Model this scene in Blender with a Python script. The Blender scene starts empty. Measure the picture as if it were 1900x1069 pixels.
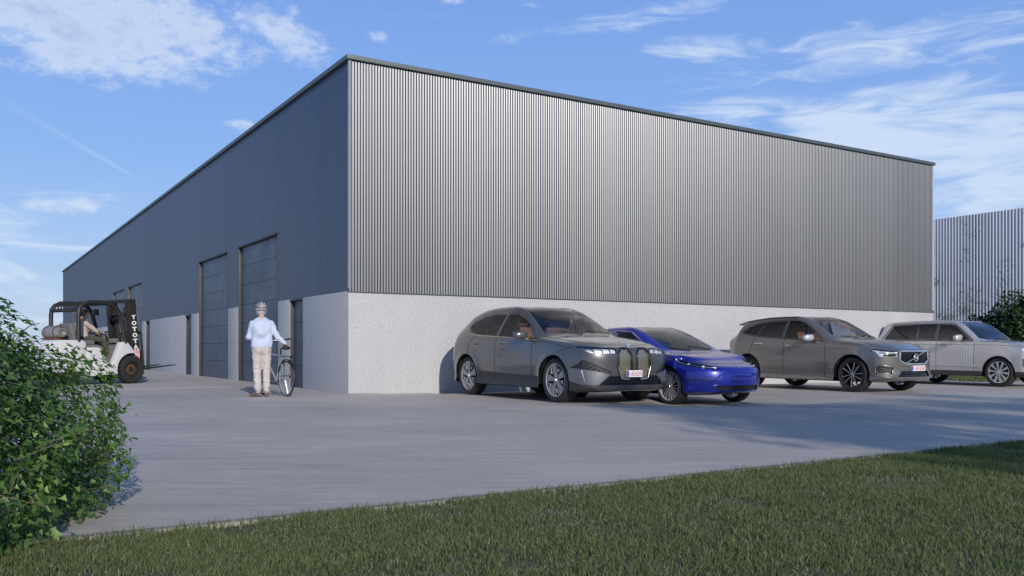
import bpy, bmesh, math, random
import numpy as np
from mathutils import Vector, Matrix, noise
from mathutils.bvhtree import BVHTree
R = math.radians
sc = bpy.context.scene
col = sc.collection
# ------------------------------------------------------------------ camera
cam = bpy.data.objects.new('camera', bpy.data.cameras.new('camera'))
col.objects.link(cam); sc.camera = cam
cam.location = (0, 0, .93); cam.rotation_euler = (R(90), 0, 0)
cam.data.sensor_width = 36; cam.data.lens = 36*1645/1900
cam.data.shift_y = (646-534.5)/1900
cam.data.clip_start = .05; cam.data.clip_end = 6000
# ------------------------------------------------------------------ sun + sky
SUN_EL = 21.5
SUN_H = Vector((.333, -.943))
sun = bpy.data.objects.new('sun', bpy.data.lights.new('sun', 'SUN'))
col.objects.link(sun)
sd = Vector((SUN_H.x*math.cos(R(SUN_EL)), SUN_H.y*math.cos(R(SUN_EL)), math.sin(R(SUN_EL))))
sun.rotation_euler = sd.to_track_quat('Z', 'Y').to_euler()
sun.data.energy = 2.7; sun.data.angle = R(.6); sun.data.color = (1, .93, .84)
sc.view_settings.view_transform = 'Standard'; sc.view_settings.look = 'None'
sc.view_settings.exposure = 0.35; sc.view_settings.gamma = 1
SKY = .13

class NT:
    """small node-tree writer"""
    def __init__(s, tree):
        s.t = tree; s.t.nodes.clear()
    def n(s, typ, inp=None, **kw):
        nd = s.t.nodes.new(typ)
        for k, v in kw.items(): setattr(nd, k, v)
        for k, v in (inp or {}).items():
            if isinstance(v, tuple) and len(v) == 2 and hasattr(v[0], 'outputs'):
                s.t.links.new(v[0].outputs[v[1]], nd.inputs[k])
            elif hasattr(v, 'outputs'):
                s.t.links.new(v.outputs[0], nd.inputs[k])
            else: nd.inputs[k].default_value = v
        return nd
    def m(s, op, a, b=0., c=0., clamp=False):
        return s.n('ShaderNodeMath', {0: a, 1: b, 2: c}, operation=op, use_clamp=clamp)
    def mix(s, f, a, b, mode='MIX'):
        nd = s.n('ShaderNodeMix', data_type='RGBA', blend_type=mode)
        for i, v in ((0, f), (6, a), (7, b)):
            if hasattr(v, 'outputs'):
                o = v.outputs[2] if v.bl_idname == 'ShaderNodeMix' else v.outputs[0]
                s.t.links.new(o, nd.inputs[i])
            elif isinstance(v, tuple) and hasattr(v[0], 'outputs'):
                s.t.links.new(v[0].outputs[v[1]], nd.inputs[i])
            else: nd.inputs[i].default_value = v if i == 0 else (*v, 1)[:4]
        return nd
    def link(s, a, ai, b, bi): s.t.links.new(a.outputs[ai], b.inputs[bi])
    def ramp(s, f, stops, interp='LINEAR'):
        nd = s.n('ShaderNodeValToRGB', {0: f}); nd.color_ramp.interpolation = interp
        e = nd.color_ramp.elements
        while len(e) < len(stops): e.new(.5)
        for i, (p, c) in enumerate(stops):
            e[i].position = p; e[i].color = (*c, 1) if len(c) == 3 else c
        return nd

w = bpy.data.worlds.new('World'); sc.world = w; w.use_nodes = True
def build_world():
    T = NT(w.node_tree)
    sky = T.n('ShaderNodeTexSky', sky_type='NISHITA', sun_disc=False, sun_elevation=R(SUN_EL),
              sun_rotation=math.atan2(SUN_H.x, SUN_H.y), altitude=0, air_density=1.0, dust_density=.6, ozone_density=2.5)
    tc = T.n('ShaderNodeTexCoord')
    sp = T.n('ShaderNodeSeparateXYZ', {0: (tc, 'Generated')})
    az = T.m('ARCTAN2', (sp, 0), (sp, 1))
    el = T.m('ARCSINE', (sp, 2))
    def ang(px, py):
        return math.atan((px-950)/1645), math.atan((646-py)/math.hypot(1645, px-950))
    def blob(px, py, rx, ry, gain=1., rot=0.):
        a, e = ang(px, py); ca, sa = math.cos(R(rot)), math.sin(R(rot))
        da = T.m('SUBTRACT', az, a); de = T.m('SUBTRACT', el, e)
        u = T.m('ADD', T.m('MULTIPLY', da, ca*1645/rx), T.m('MULTIPLY', de, sa*1645/rx))
        v = T.m('ADD', T.m('MULTIPLY', da, -sa*1645/ry), T.m('MULTIPLY', de, ca*1645/ry))
        r2 = T.m('ADD', T.m('MULTIPLY', u, u), T.m('MULTIPLY', v, v))
        return T.m('MULTIPLY', T.m('SUBTRACT', 1., r2, clamp=True), gain)
    def total(bl):
        s = bl[0]
        for b in bl[1:]: s = T.m('MAXIMUM', s, b)
        return s
    def vec(kx, ky, off=0.):
        return T.n('ShaderNodeCombineXYZ', {0: T.m('MULTIPLY', az, kx), 1: T.m('MULTIPLY', el, ky), 2: off})
    # billowy cumulus
    n1 = T.n('ShaderNodeTexNoise', {'Vector': vec(9, 17, 3.1), 'Scale': 1.6, 'Detail': 8., 'Roughness': .62, 'Distortion': .25})
    n1b = T.n('ShaderNodeTexNoise', {'Vector': vec(9, 14, 7.7), 'Scale': 5., 'Detail': 6., 'Roughness': .65})
    cum = total([blob(130, 20, 470, 150, 1.1, 0), blob(470, 40, 230, 75, .8), blob(240, 118, 190, 44, .85), blob(590, 60, 90, 60, .7), blob(560, 100, 120, 55, .62),
                 blob(90, 380, 130, 26, .85), blob(215, 368, 60, 20, .62), blob(590, 118, 50, 34, .7), blob(940, 75, 60, 22, .72, -12), blob(845, 66, 50, 17, .74), blob(700, 66, 55, 26, .72),
                 blob(840, 3, 50, 14, .8), blob(455, 235, 60, 28, .72), blob(50, 545, 110, 34, .62), blob(110, 510, 60, 14, .7), blob(30, 440, 110, 22, .45), blob(-700, 200, 500, 200, .8)])
    nn = T.m('ADD', T.m('MULTIPLY', (n1, 0), .72), T.m('MULTIPLY', (n1b, 0), .28))
    dens = T.m('SUBTRACT', T.m('ADD', nn, T.m('MULTIPLY', cum, .42)), .72)
    c1 = T.n('ShaderNodeMapRange', {0: dens, 1: 0., 2: .22, 3: 0., 4: .72}, interpolation_type='SMOOTHSTEP')
    # grey inside of the thick slab
    thick = T.n('ShaderNodeMapRange', {0: dens, 1: .12, 2: .42, 3: 0., 4: 1.}, interpolation_type='SMOOTHSTEP')
    # cirrus
    n2 = T.n('ShaderNodeTexNoise', {'Vector': T.n('ShaderNodeVectorRotate', {'Vector': vec(3.2, 16, 1.3), 'Angle': R(9)}, rotation_type='Z_AXIS'), 'Scale': 2.4, 'Detail': 9., 'Roughness': .62, 'Distortion': .9})
    cir = total([blob(1310, 92, 170, 44, .6, -8), blob(1600, 95, 420, 62, .62, 4), blob(1130, 45, 300, 34, .62, 8), blob(1620, 260, 420, 120, 1.02), blob(1330, 215, 210, 42, .8), blob(1850, 270, 190, 110, 1.05),
                 blob(1870, 60, 260, 70, .55), blob(1750, 380, 400, 90, .75), blob(60, 470, 330, 150, .55), blob(700, -80, 700, 120, .4)])
    d2 = T.m('SUBTRACT', T.m('ADD', (n2, 0), T.m('MULTIPLY', cir, .5)), .66)
    c2 = T.n('ShaderNodeMapRange', {0: d2, 1: 0., 2: .34, 3: 0., 4: .7}, interpolation_type='SMOOTHSTEP')
    # contrail: a thin straight pair of lines
    a0, e0 = ang(-30, 165); a1, e1 = ang(285, 348)
    L = math.hypot(a1-a0, e1-e0); tx, ty = (a1-a0)/L, (e1-e0)/L
    da = T.m('SUBTRACT', az, a0); de = T.m('SUBTRACT', el, e0)
    along = T.m('ADD', T.m('MULTIPLY', da, tx), T.m('MULTIPLY', de, ty))
    acr = T.m('ADD', T.m('MULTIPLY', da, -ty), T.m('MULTIPLY', de, tx))
    n3 = T.n('ShaderNodeTexNoise', {'Vector': vec(60, 60), 'Scale': 1., 'Detail': 4.})
    wid = T.m('ADD', .0012, T.m('MULTIPLY', T.m('SUBTRACT', L, along), .03))
    fall = T.m('SUBTRACT', 1., T.m('DIVIDE', T.m('ABSOLUTE', acr), wid), clamp=True)
    ends = T.m('MULTIPLY', T.m('MULTIPLY', along, 8, clamp=True), T.m('MULTIPLY', T.m('SUBTRACT', L, along), 25, clamp=True))
    c3 = T.m('MULTIPLY', T.m('MULTIPLY', fall, ends), T.m('MULTIPLY', (n3, 0), .38))
    hs = T.n('ShaderNodeHueSaturation', {'Hue': .5, 'Saturation': SKY_SAT, 'Value': 1., 'Color': sky})
    gr = T.ramp(T.m('MAXIMUM', (sp, 2), 0.), [(0., (.52, .63, .84)), (.07, (.42, .58, .88)), (.2, (.27, .47, .90)), (.36, (.21, .39, .86)), (.6, (.10, .22, .5)), (1., (.10, .17, .36))])
    grs = T.n('ShaderNodeVectorMath', {0: gr, 3: SKY_GAIN}, operation='SCALE')
    tint = T.mix(.9, hs, grs)
    cc = T.mix(thick, (CLOUD*.86, CLOUD*.95, CLOUD*1.1), (CLOUD*.5, CLOUD*.62, CLOUD*.88))
    s1 = T.mix(c2, tint, (CLOUD*.86, CLOUD*.97, CLOUD*1.12))
    s2 = T.mix((c1, 0), s1, cc)
    s3 = T.mix(c3, s2, (CLOUD*.9, CLOUD, CLOUD*1.12))
    bg = T.n('ShaderNodeBackground', {'Strength': SKY}); T.link(s3, 2, bg, 0)
    out = T.n('ShaderNodeOutputWorld', {0: bg})
SKY_SAT = 1.1; SKY_GAIN = 5.7; CLOUD = 5.2
build_world()

# ------------------------------------------------------------------ helpers
def tag(o, label=None, cat=None, group=None, kind=None):
    if label: o['label'] = label
    if cat: o['category'] = cat
    if group: o['group'] = group
    if kind: o['kind'] = kind
    return o
def empty(name, loc=(0, 0, 0), rz=0., label=None, cat=None, group=None):
    o = bpy.data.objects.new(name, None); o.empty_display_size = .3; col.objects.link(o)
    o.location = loc; o.rotation_euler = (0, 0, rz)
    return tag(o, label, cat, group)
def link(name, me, mat=None, parent=None, smooth=None):
    o = bpy.data.objects.new(name, me); col.objects.link(o)
    if mat is not None:
        me.materials.clear(); me.materials.append(mat)
    if parent is not None: o.parent = parent
    if smooth is not None:
        if smooth > 0:
            me.shade_smooth(); me.set_sharp_from_angle(angle=R(smooth))
        else: me.shade_flat()
    return o
class MB:
    def __init__(s): s.v = []; s.f = []
    def add(s, vs, fs, M=None):
        k = len(s.v)
        s.v += [tuple(M @ Vector(p)) if M is not None else tuple(p) for p in vs]
        s.f += [tuple(i+k for i in f) for f in fs]
        return s
    def box(s, c, d, M=None, rz=0., bev=0.):
        x, y, z = (d[0]/2, d[1]/2, d[2]/2)
        if bev > 0:
            b = min(bev, x*.9, y*.9, z*.9); vs = []
            # chamfered box from bmesh
            bm = bmesh.new(); bmesh.ops.create_cube(bm, size=1)
            for v in bm.verts: v.co = Vector((v.co.x*2*x, v.co.y*2*y, v.co.z*2*z))
            bmesh.ops.bevel(bm, geom=bm.edges[:], offset=b, segments=2, affect='EDGES', profile=.6)
            bm.verts.index_update()
            vs = [v.co.copy() for v in bm.verts]; fs = [[v.index for v in f.verts] for f in bm.faces]; bm.free()
        else:
            vs = [Vector((i*x, j*y, k*z)) for k in (-1, 1) for j in (-1, 1) for i in (-1, 1)]
            fs = [(0, 2, 3, 1), (4, 5, 7, 6), (0, 1, 5, 4), (2, 6, 7, 3), (0, 4, 6, 2), (1, 3, 7, 5)]
        Q = Matrix.Translation(c) @ Matrix.Rotation(rz, 4, 'Z')
        return s.add([Q @ v for v in vs], fs, M)
    def cyl(s, a, b, r, r2=None, n=12, M=None, caps=True):
        a = Vector(a); b = Vector(b); r2 = r if r2 is None else r2
        q = (b-a).to_track_quat('Z', 'Y'); vs = []
        for p, rr in ((a, r), (b, r2)):
            for i in range(n):
                t = 2*math.pi*i/n; vs.append(p + q @ Vector((rr*math.cos(t), rr*math.sin(t), 0)))
        fs = [(i, (i+1) % n, n+(i+1) % n, n+i) for i in range(n)]
        if caps: fs += [tuple(range(n-1, -1, -1)), tuple(range(n, 2*n))]
        return s.add(vs, fs, M)
    def tube(s, pts, r, n=8, M=None, closed=False, flat=1.):
        pts = [Vector(p) for p in pts]; m = len(pts)
        rr = r if hasattr(r, '__len__') else [r]*m
        vs = []; up = None
        for i, p in enumerate(pts):
            if closed: t = pts[(i+1) % m]-pts[i-1]
            else: t = pts[min(i+1, m-1)]-pts[max(i-1, 0)]
            if t.length < 1e-9: t = Vector((0, 0, 1))
            t.normalize()
            if up is None:
                up = Vector((0, 0, 1)) if abs(t.z) < .9 else Vector((1, 0, 0))
            up = (up - t*up.dot(t)); up = up.normalized() if up.length > 1e-6 else t.orthogonal().normalized()
            sd_ = t.cross(up)
            for k in range(n):
                a = 2*math.pi*(k+.5)/n
                vs.append(p + sd_*rr[i]*math.cos(a) + up*rr[i]*flat*math.sin(a))
        fs = []
        for i in range(m if closed else m-1):
            j = (i+1) % m
            for k in range(n):
                fs.append((i*n+k, j*n+k, j*n+(k+1) % n, i*n+(k+1) % n))
        if not closed: fs += [tuple(range(n)), tuple(reversed(range((m-1)*n, m*n)))]
        return s.add(vs, fs, M)
    def lathe(s, prof, n=32, M=None, axis='Y', closed=False):
        """prof: (r, h) pairs; revolve about axis"""
        vs = []; m = len(prof)
        for i in range(n):
            t = 2*math.pi*i/n; c, q = math.cos(t), math.sin(t)
            for r, h in prof:
                vs.append((r*c, h, r*q) if axis == 'Y' else (r*c, r*q, h) if axis == 'Z' else (h, r*c, r*q))
        fs = []
        for i in range(n):
            j = (i+1) % n
            for k in range(m if closed else m-1):
                k2 = (k+1) % m
                fs.append((i*m+k, i*m+k2, j*m+k2, j*m+k))
        return s.add(vs, fs, M)
    def prism(s, poly, y0, y1, plane='XZ', M=None):
        def P(a, b, h): return (a, h, b) if plane == 'XZ' else (a, b, h) if plane == 'XY' else (h, a, b)
        n = len(poly)
        vs = [P(a, b, y0) for a, b in poly]+[P(a, b, y1) for a, b in poly]
        fs = [tuple(range(n)), tuple(reversed(range(n, 2*n)))]+[(i, n+i, n+(i+1) % n, (i+1) % n) for i in range(n)]
        return s.add(vs, fs, M)
    def ell(s, c, r, M=None, seg=16, rings=10, Q=None):
        vs = [(0, 0, 1)]; 
        for i in range(1, rings):
            a = math.pi*i/rings
            for j in range(seg):
                t = 2*math.pi*j/seg; vs.append((math.sin(a)*math.cos(t), math.sin(a)*math.sin(t), math.cos(a)))
        vs.append((0, 0, -1)); e = len(vs)-1
        fs = [(0, 1+j, 1+(j+1) % seg) for j in range(seg)]
        for i in range(rings-2):
            for j in range(seg):
                a = 1+i*seg; fs.append((a+j, a+seg+j, a+seg+(j+1) % seg, a+(j+1) % seg))
        a = 1+(rings-2)*seg
        fs += [(a+j, e, a+(j+1) % seg) for j in range(seg)]
        c = Vector(c)
        vs = [Vector((x*r[0], y*r[1], z*r[2])) for x, y, z in vs]
        vs = [(c+(Q @ v if Q else v)) for v in vs]
        return s.add(vs, fs, M)
    def mesh(s, name='m', fix=True, weld=0.):
        me = bpy.data.meshes.new(name); me.from_pydata(s.v, [], s.f)
        if fix:
            bm = bmesh.new(); bm.from_mesh(me)
            if weld: bmesh.ops.remove_doubles(bm, verts=bm.verts, dist=weld)
            bmesh.ops.recalc_face_normals(bm, faces=bm.faces); bm.to_mesh(me); bm.free()
        me.update(); return me
    def build(s, name, mat, parent=None, smooth=35, bevel=0., fix=True, weld=0.):
        me = s.mesh(name, fix, weld)
        if bevel:
            bm = bmesh.new(); bm.from_mesh(me)
            eg = [e for e in bm.edges if len(e.link_faces) == 2 and e.calc_face_angle(0) > R(40)]
            bmesh.ops.bevel(bm, geom=eg, offset=bevel, segments=2, affect='EDGES', profile=.6, clamp_overlap=True)
            bm.to_mesh(me); bm.free()
        return link(name, me, mat, parent, smooth)
def bigmesh(name, V, F, mat, parent=None, rnd=None, smooth=False):
    """V (n,3) array, F (m,k) index array, rnd per-face value stored as attribute 'rnd'"""
    me = bpy.data.meshes.new(name); m, k = F.shape
    me.vertices.add(len(V)); me.vertices.foreach_set('co', V.astype(np.float32).ravel())
    me.loops.add(m*k); me.loops.foreach_set('vertex_index', F.astype(np.int32).ravel())
    me.polygons.add(m); me.polygons.foreach_set('loop_start', np.arange(0, m*k, k, dtype=np.int32))
    me.polygons.foreach_set('loop_total', np.full(m, k, dtype=np.int32))
    if rnd is not None:
        a = me.attributes.new('rnd', 'FLOAT', 'FACE'); a.data.foreach_set('value', rnd.astype(np.float32))
    me.update(calc_edges=True)
    if smooth: me.shade_smooth()
    return link(name, me, mat, parent)

# ------------------------------------------------------------------ materials
def mat(name, color, rough=.5, metal=0., coat=0., spec=.5, bump=None, var=None, coat_rough=.03, back=None, scale=1., trans=None):
    """bump=(scale, strength, dist); var=(scale, amount)"""
    m = bpy.data.materials.new(name); m.use_nodes = True; T = NT(m.node_tree)
    p = T.n('ShaderNodeBsdfPrincipled', {'Base Color': (*color, 1), 'Roughness': rough, 'Metallic': metal, 'Coat Weight': coat, 'Coat Roughness': coat_rough, 'Specular IOR Level': spec})
    tc = T.n('ShaderNodeTexCoord')
    if var:
        nz = T.n('ShaderNodeTexNoise', {'Vector': (tc, 'Object'), 'Scale': var[0], 'Detail': 6., 'Roughness': .6})
        k = T.n('ShaderNodeMapRange', {0: nz, 1: .3, 2: .7, 3: 1-var[1], 4: 1+var[1]})
        mx = T.n('ShaderNodeVectorMath', {0: color, 3: k}, operation='SCALE')
        T.link(mx, 0, p, 'Base Color')
        rr = T.n('ShaderNodeMapRange', {0: nz, 1: .3, 2: .7, 3: min(1, rough*(1+var[1])), 4: rough*(1-var[1])})
        T.link(rr, 0, p, 'Roughness')
    if bump:
        nb = T.n('ShaderNodeTexNoise', {'Vector': (tc, 'Object'), 'Scale': bump[0], 'Detail': 4., 'Roughness': .6})
        b = T.n('ShaderNodeBump', {'Height': nb, 'Strength': bump[1], 'Distance': bump[2]})
        T.link(b, 0, p, 'Normal')
    sh = p
    if back:
        ge = T.n('ShaderNodeNewGeometry'); bk = T.n('ShaderNodeBsdfDiffuse', {0: (*back, 1)})
        sh = T.n('ShaderNodeMixShader', {0: (ge, 'Backfacing'), 1: p, 2: bk})
    T.n('ShaderNodeOutputMaterial', {0: sh})
    return m
def glass(name, tint, refl=.12, ior=1.38):
    m = bpy.data.materials.new(name); m.use_nodes = True; T = NT(m.node_tree)
    fr = T.n('ShaderNodeFresnel', {'IOR': ior})
    f = T.m('ADD', fr, refl, clamp=True)
    tr = T.n('ShaderNodeBsdfTransparent', {0: (*tint, 1)}); g = T.n('ShaderNodeBsdfGlossy', {0: (.95, .97, 1, 1), 'Roughness': .09})
    mx = T.n('ShaderNodeMixShader', {0: f, 1: tr, 2: g}); T.n('ShaderNodeOutputMaterial', {0: mx})
    return m
# ------------------------------------------------------------------ site frame
C0 = Vector((-3.343, 18.21, 0)); UA = math.atan2(.5281, .8492)
UV = Matrix.Translation(C0) @ Matrix.Rotation(UA, 4, 'Z')
def W(u, v, z=0.): return UV @ Vector((u, v, z))
ZP = [(-8, 0, 0), (-1, 0, 0), (0, 0, 0), (1.2, 0, -.03), (2.5, 0, -.06), (5.8, 0, -.12), (9, 0, -.07), (13, 0, -.07), (20, 0, -.1), (24, 0, -.1), (26, -4, -.1),
      (1.8, -1.8, 0), (1.8, -4.8, 0), (3.6, -1.8, 0), (3.6, -4.8, 0), (4.1, -2.3, -.085), (4.1, -5.3, -.085), (5.8, -2.3, -.085), (5.8, -5.3, -.085),
      (9.2, -2.2, 0), (9.2, -5.1, 0), (11, -2.2, -.0), (11, -5.1, 0), (17, -1, -.12), (17, -4, -.12), (19, -1, -.12), (19, -4, -.12), (22, -4, -.12),
      (-2, -3, 0), (0, -5, 0), (0, -9, 0), (3, -8, 0), (6, -8.5, 0), (9, -8.5, 0), (13, -8, -.02), (17, -8, -.08), (21, -9, -.05), (5, -11, 0), (10, -11.5, 0), (15, -12, 0), (20, -12.5, 0), (14.5, -3, -.06), (-4, -8, 0), (-6, -4, 0)]
def zf(u, v):
    if v > 4: return -.1*min(1, max(0, (u-10)/6)) if u > 10 else 0.
    a = b = 1e-9
    for pu, pv, pz in ZP:
        w_ = 1/((u-pu)**2+(v-pv)**2+.02)**2
        a += w_; b += w_*pz
    return b/a if b < 0 else 0.
def sheet(name, us, vs, dz, m, kind='structure', keep=None):
    V = []; F = []
    for v in vs:
        for u in us: V.append(tuple(W(u, v, zf(u, v)+dz)))
    n = len(us)
    for j in range(len(vs)-1):
        for i in range(n-1):
            if keep is None or keep((us[i]+us[i+1])/2, (vs[j]+vs[j+1])/2):
                F.append((j*n+i, j*n+i+1, (j+1)*n+i+1, (j+1)*n+i))
    me = bpy.data.meshes.new(name); me.from_pydata(V, [], F); me.update()
    o = link(name, me, m, None, 80); o['kind'] = kind; return o
def seq(*parts):
    r = []
    for a, b, s in parts:
        n = max(1, round((b-a)/s)); r += [a+(b-a)*i/n for i in range(n)]
    return r+[parts[-1][1]]

# paving
def m_paving():
    m = bpy.data.materials.new('brushed_paving'); m.use_nodes = True; T = NT(m.node_tree)
    tc = T.n('ShaderNodeNewGeometry'); P = (tc, 'Position')
    def nz(sx, sy, sc_, det, ro, dist=0.):
        mp = T.n('ShaderNodeMapping', {'Vector': P, 'Scale': (sx, sy, 1), 'Rotation': (0, 0, R(-3))})
        return T.n('ShaderNodeTexNoise', {'Vector': mp, 'Scale': sc_, 'Detail': det, 'Roughness': ro, 'Distortion': dist})
    a = nz(.55, 3.4, 1.7, 6, .65, .4); b = nz(1.2, 6.5, 5., 5, .7); c = nz(.35, .6, .7, 4, .55); d = nz(1, 1, 90, 3, .6)
    s = T.m('ADD', T.m('ADD', T.m('MULTIPLY', (a, 0), .38), T.m('MULTIPLY', (b, 0), .27)), T.m('ADD', T.m('MULTIPLY', (c, 0), .30), T.m('MULTIPLY', (d, 0), .16)))
    r = T.ramp(s, [(.40, (.29, .26, .235)), (.50, (.41, .37, .332)), (.57, (.475, .427, .38)), (.68, (.59, .525, .455))])
    # coarse slab joints in the hall's grid
    bmp = T.n('ShaderNodeBump', {'Height': s, 'Strength': .25, 'Distance': .012})
    p = T.n('ShaderNodeBsdfPrincipled', {'Base Color': r, 'Roughness': .62, 'Normal': bmp, 'Specular IOR Level': .35})
    T.n('ShaderNodeOutputMaterial', {0: p}); return m
def m_speck(name, c0, c1, sc_, bstr=.5, rough=.85, big=.5, stretch=1., bdist=.01):
    m = bpy.data.materials.new(name); m.use_nodes = True; T = NT(m.node_tree)
    tc = T.n('ShaderNodeTexCoord'); mp = T.n('ShaderNodeMapping', {'Vector': (tc, 'Object'), 'Scale': (1, 1, stretch)})
    a = T.n('ShaderNodeTexNoise', {'Vector': mp, 'Scale': sc_, 'Detail': 5., 'Roughness': .7})
    b = T.n('ShaderNodeTexNoise', {'Vector': (tc, 'Object'), 'Scale': .9, 'Detail': 6., 'Roughness': .6, 'Distortion': .4})
    s = T.m('ADD', T.m('MULTIPLY', (a, 0), 1-big*.5), T.m('MULTIPLY', (b, 0), big*.5))
    r = T.ramp(s, [(.36, c0), (.62, c1)])
    bp = T.n('ShaderNodeBump', {'Height': a, 'Strength': bstr, 'Distance': bdist})
    p = T.n('ShaderNodeBsdfPrincipled', {'Base Color': r, 'Roughness': rough, 'Normal': bp, 'Specular IOR Level': .3})
    T.n('ShaderNodeOutputMaterial', {0: p}); return m
M_PAVE = m_paving()
M_LIGHTC = m_speck('washed_concrete', (.33, .315, .305), (.48, .455, .44), 42, .5)
M_EARTH = m_speck('lawn_earth', (.05, .06, .03), (.15, .145, .1), 30, .8, .95, 1.)
M_FIELD = m_speck('field_grass', (.03, .05, .015), (.075, .1, .035), 3, .5, .95, 1.)
M_KERB = m_speck('kerb_concrete', (.26, .245, .21), (.36, .335, .3), 60, .4)
sheet('ground', seq((-400, -40, 60), (-40, 44, 2.), (44, 400, 60)), seq((-400, -30, 60), (-30, 8, 1.), (8, 400, 60)), -.06, M_FIELD)
PE = -12.4
sheet('paving', seq((-30, -4, 2), (-4, 26, .3), (26, 45, 3)), seq((PE, -6.4, .4), (-6.4, 1.9, .3), (1.9, 64, 8)), 0, M_PAVE, keep=lambda u, v: not (u > 20.05 and v > -1.6) and not (.3 < u < 19.7 and v > 1.))
cy = MB(); cy.box((-15.6, 34, -.038), (28.7, 59.4, .08)); cy = cy.build('concrete_yard', M_LIGHTC, None, 20, bevel=.003); cy.matrix_world = UV; cy['kind'] = 'structure'
sheet('lawn', seq((-30, -8, 4), (-8, 22, .5), (22, 45, 4)), seq((-40, -20, 5), (-20, PE-.08, .4)), -.005, M_EARTH)
sheet('lawn', seq((20.06, 31.7, .8)), seq((-1.55, 4, .5), (4, 60, 8)), -.002, M_EARTH)
kb = MB(); 
for i in range(75):
    u = -30+i; 
    a, b = W(u+.004, PE-.045, 0), W(u+.996, PE-.045, 0)
    kb.box((a+b)/2+Vector((0, 0, -.04)), ((b-a).length, .08, .105), rz=UA)
k = kb.build('kerb_strip', M_KERB, None, bevel=.004); k['kind'] = 'structure'

# ------------------------------------------------------------------ hall
def m_metal(name, col_, rough, metal, panel=1.0, pv=.06, stain=None, axis='X', spec=.5, grain=.0):
    m = bpy.data.materials.new(name); m.use_nodes = True; T = NT(m.node_tree)
    tc = T.n('ShaderNodeTexCoord'); sp = T.n('ShaderNodeSeparateXYZ', {0: (tc, 'Object')})
    ax = (sp, 0 if axis == 'X' else 1)
    fl = T.m('FLOOR', T.m('DIVIDE', ax, panel))
    wn = T.n('ShaderNodeTexWhiteNoise', {'W': fl}, noise_dimensions='1D')
    nz = T.n('ShaderNodeTexNoise', {'Vector': T.n('ShaderNodeMapping', {'Vector': (tc, 'Object'), 'Scale': (1, 1, .25)}), 'Scale': .5, 'Detail': 3., 'Roughness': .5})
    gz = T.n('ShaderNodeTexNoise', {'Vector': (tc, 'Object'), 'Scale': 55., 'Detail': 3., 'Roughness': .7})
    k = T.m('ADD', T.m('MULTIPLY', T.m('SUBTRACT', (wn, 0), .5), 2*pv), T.m('ADD', 1., T.m('ADD', T.m('MULTIPLY', T.m('SUBTRACT', (nz, 0), .5), .1), T.m('MULTIPLY', T.m('SUBTRACT', (gz, 0), .5), grain))))
    cx = T.n('ShaderNodeVectorMath', {0: col_, 3: k}, operation='SCALE')
    cs = cx
    if stain:
        st = T.n('ShaderNodeTexNoise', {'Vector': (tc, 'Object'), 'Scale': .55, 'Detail': 9., 'Roughness': .78, 'Distortion': .3})
        st2 = T.n('ShaderNodeTexNoise', {'Vector': (tc, 'Object'), 'Scale': 9., 'Detail': 4., 'Roughness': .7})
        sm = T.m('ADD', T.m('MULTIPLY', (st, 0), .6), T.m('MULTIPLY', (st2, 0), .4))
        f = T.n('ShaderNodeMapRange', {0: sm, 1: .53, 2: .59, 3: 0., 4: .6})
        mx = T.mix((f, 0), (cx, 0), stain); cs = mx
    p = T.n('ShaderNodeBsdfPrincipled', {'Roughness': rough, 'Metallic': metal, 'Specular IOR Level': spec})
    T.link(cs, 2 if stain else 0, p, 'Base Color')
    rg = T.n('ShaderNodeMapRange', {0: nz, 1: .3, 2: .7, 3: rough*.97, 4: rough*1.03}); T.link(rg, 0, p, 'Roughness')
    T.n('ShaderNodeOutputMaterial', {0: p}); return m
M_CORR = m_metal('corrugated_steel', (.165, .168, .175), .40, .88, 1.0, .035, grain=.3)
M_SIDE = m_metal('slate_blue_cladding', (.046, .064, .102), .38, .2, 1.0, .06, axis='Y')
M_TRIM = mat('trim_metal', (.1, .125, .13), .45, .3, var=(2, .1))
M_PLINTH = m_speck('roughcast_render', (.37, .37, .385), (.53, .53, .535), 30, .6, .9, .35, bdist=.02)
M_DOOR = mat('door_steel', (.045, .06, .09), .42, .1, var=(1.2, .12))
M_FRAME = mat('frame_bronze', (.04, .038, .036), .5, .2, var=(3, .12))
M_ROOF = mat('roof_sheet', (.12, .13, .14), .6, .3)
M_DARK = mat('dark_gap', (.012, .013, .015), .8)

HB = 6.93; PH = 2.1
def ribs(mb, a, b, z0, z1, pitch, depth, prof, fixed, axis, sign):
    """sheet from a to b along axis; fixed = coordinate of the sheet's base plane; sign = outward"""
    pts = set([a, b]); k = math.floor(a/pitch)
    while k*pitch < b:
        for f, d in prof:
            x = (k+f)*pitch
            if a < x < b: pts.add(round(x, 6))
        k += 1
    def dep(x):
        f = (x/pitch) % 1.
        P = list(prof)+[(1., prof[0][1])]
        for (f0, d0), (f1, d1) in zip(P, P[1:]):
            if f0 <= f <= f1: return d0+(d1-d0)*(f-f0)/max(1e-9, f1-f0)
        return prof[0][1]
    xs = sorted(pts); V = []; F = []
    for x in xs:
        for z in (z0, z1):
            o = fixed+sign*dep(x)*depth
            V.append((x, o, z) if axis == 'X' else (o, x, z))
    for i in range(len(xs)-1): F.append((2*i, 2*i+2, 2*i+3, 2*i+1) if (axis == 'X') == (sign < 0) else (2*i, 2*i+1, 2*i+3, 2*i+2))
    mb.add(V, F)
sinp = [(i/8, .5-.5*math.cos(2*math.pi*i/8)) for i in range(8)]
endp = [(0, 0), (.4, 0), (.5, 1), (.9, 1)]
boxp = [(0, 0), (.35, 0), (.42, 1), (.58, 1), (.65, 0)]
hall = empty('warehouse', C0, UA, 'long dark warehouse with ribbed steel end wall above pale roughcast, behind parked cars', 'warehouse')
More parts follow.
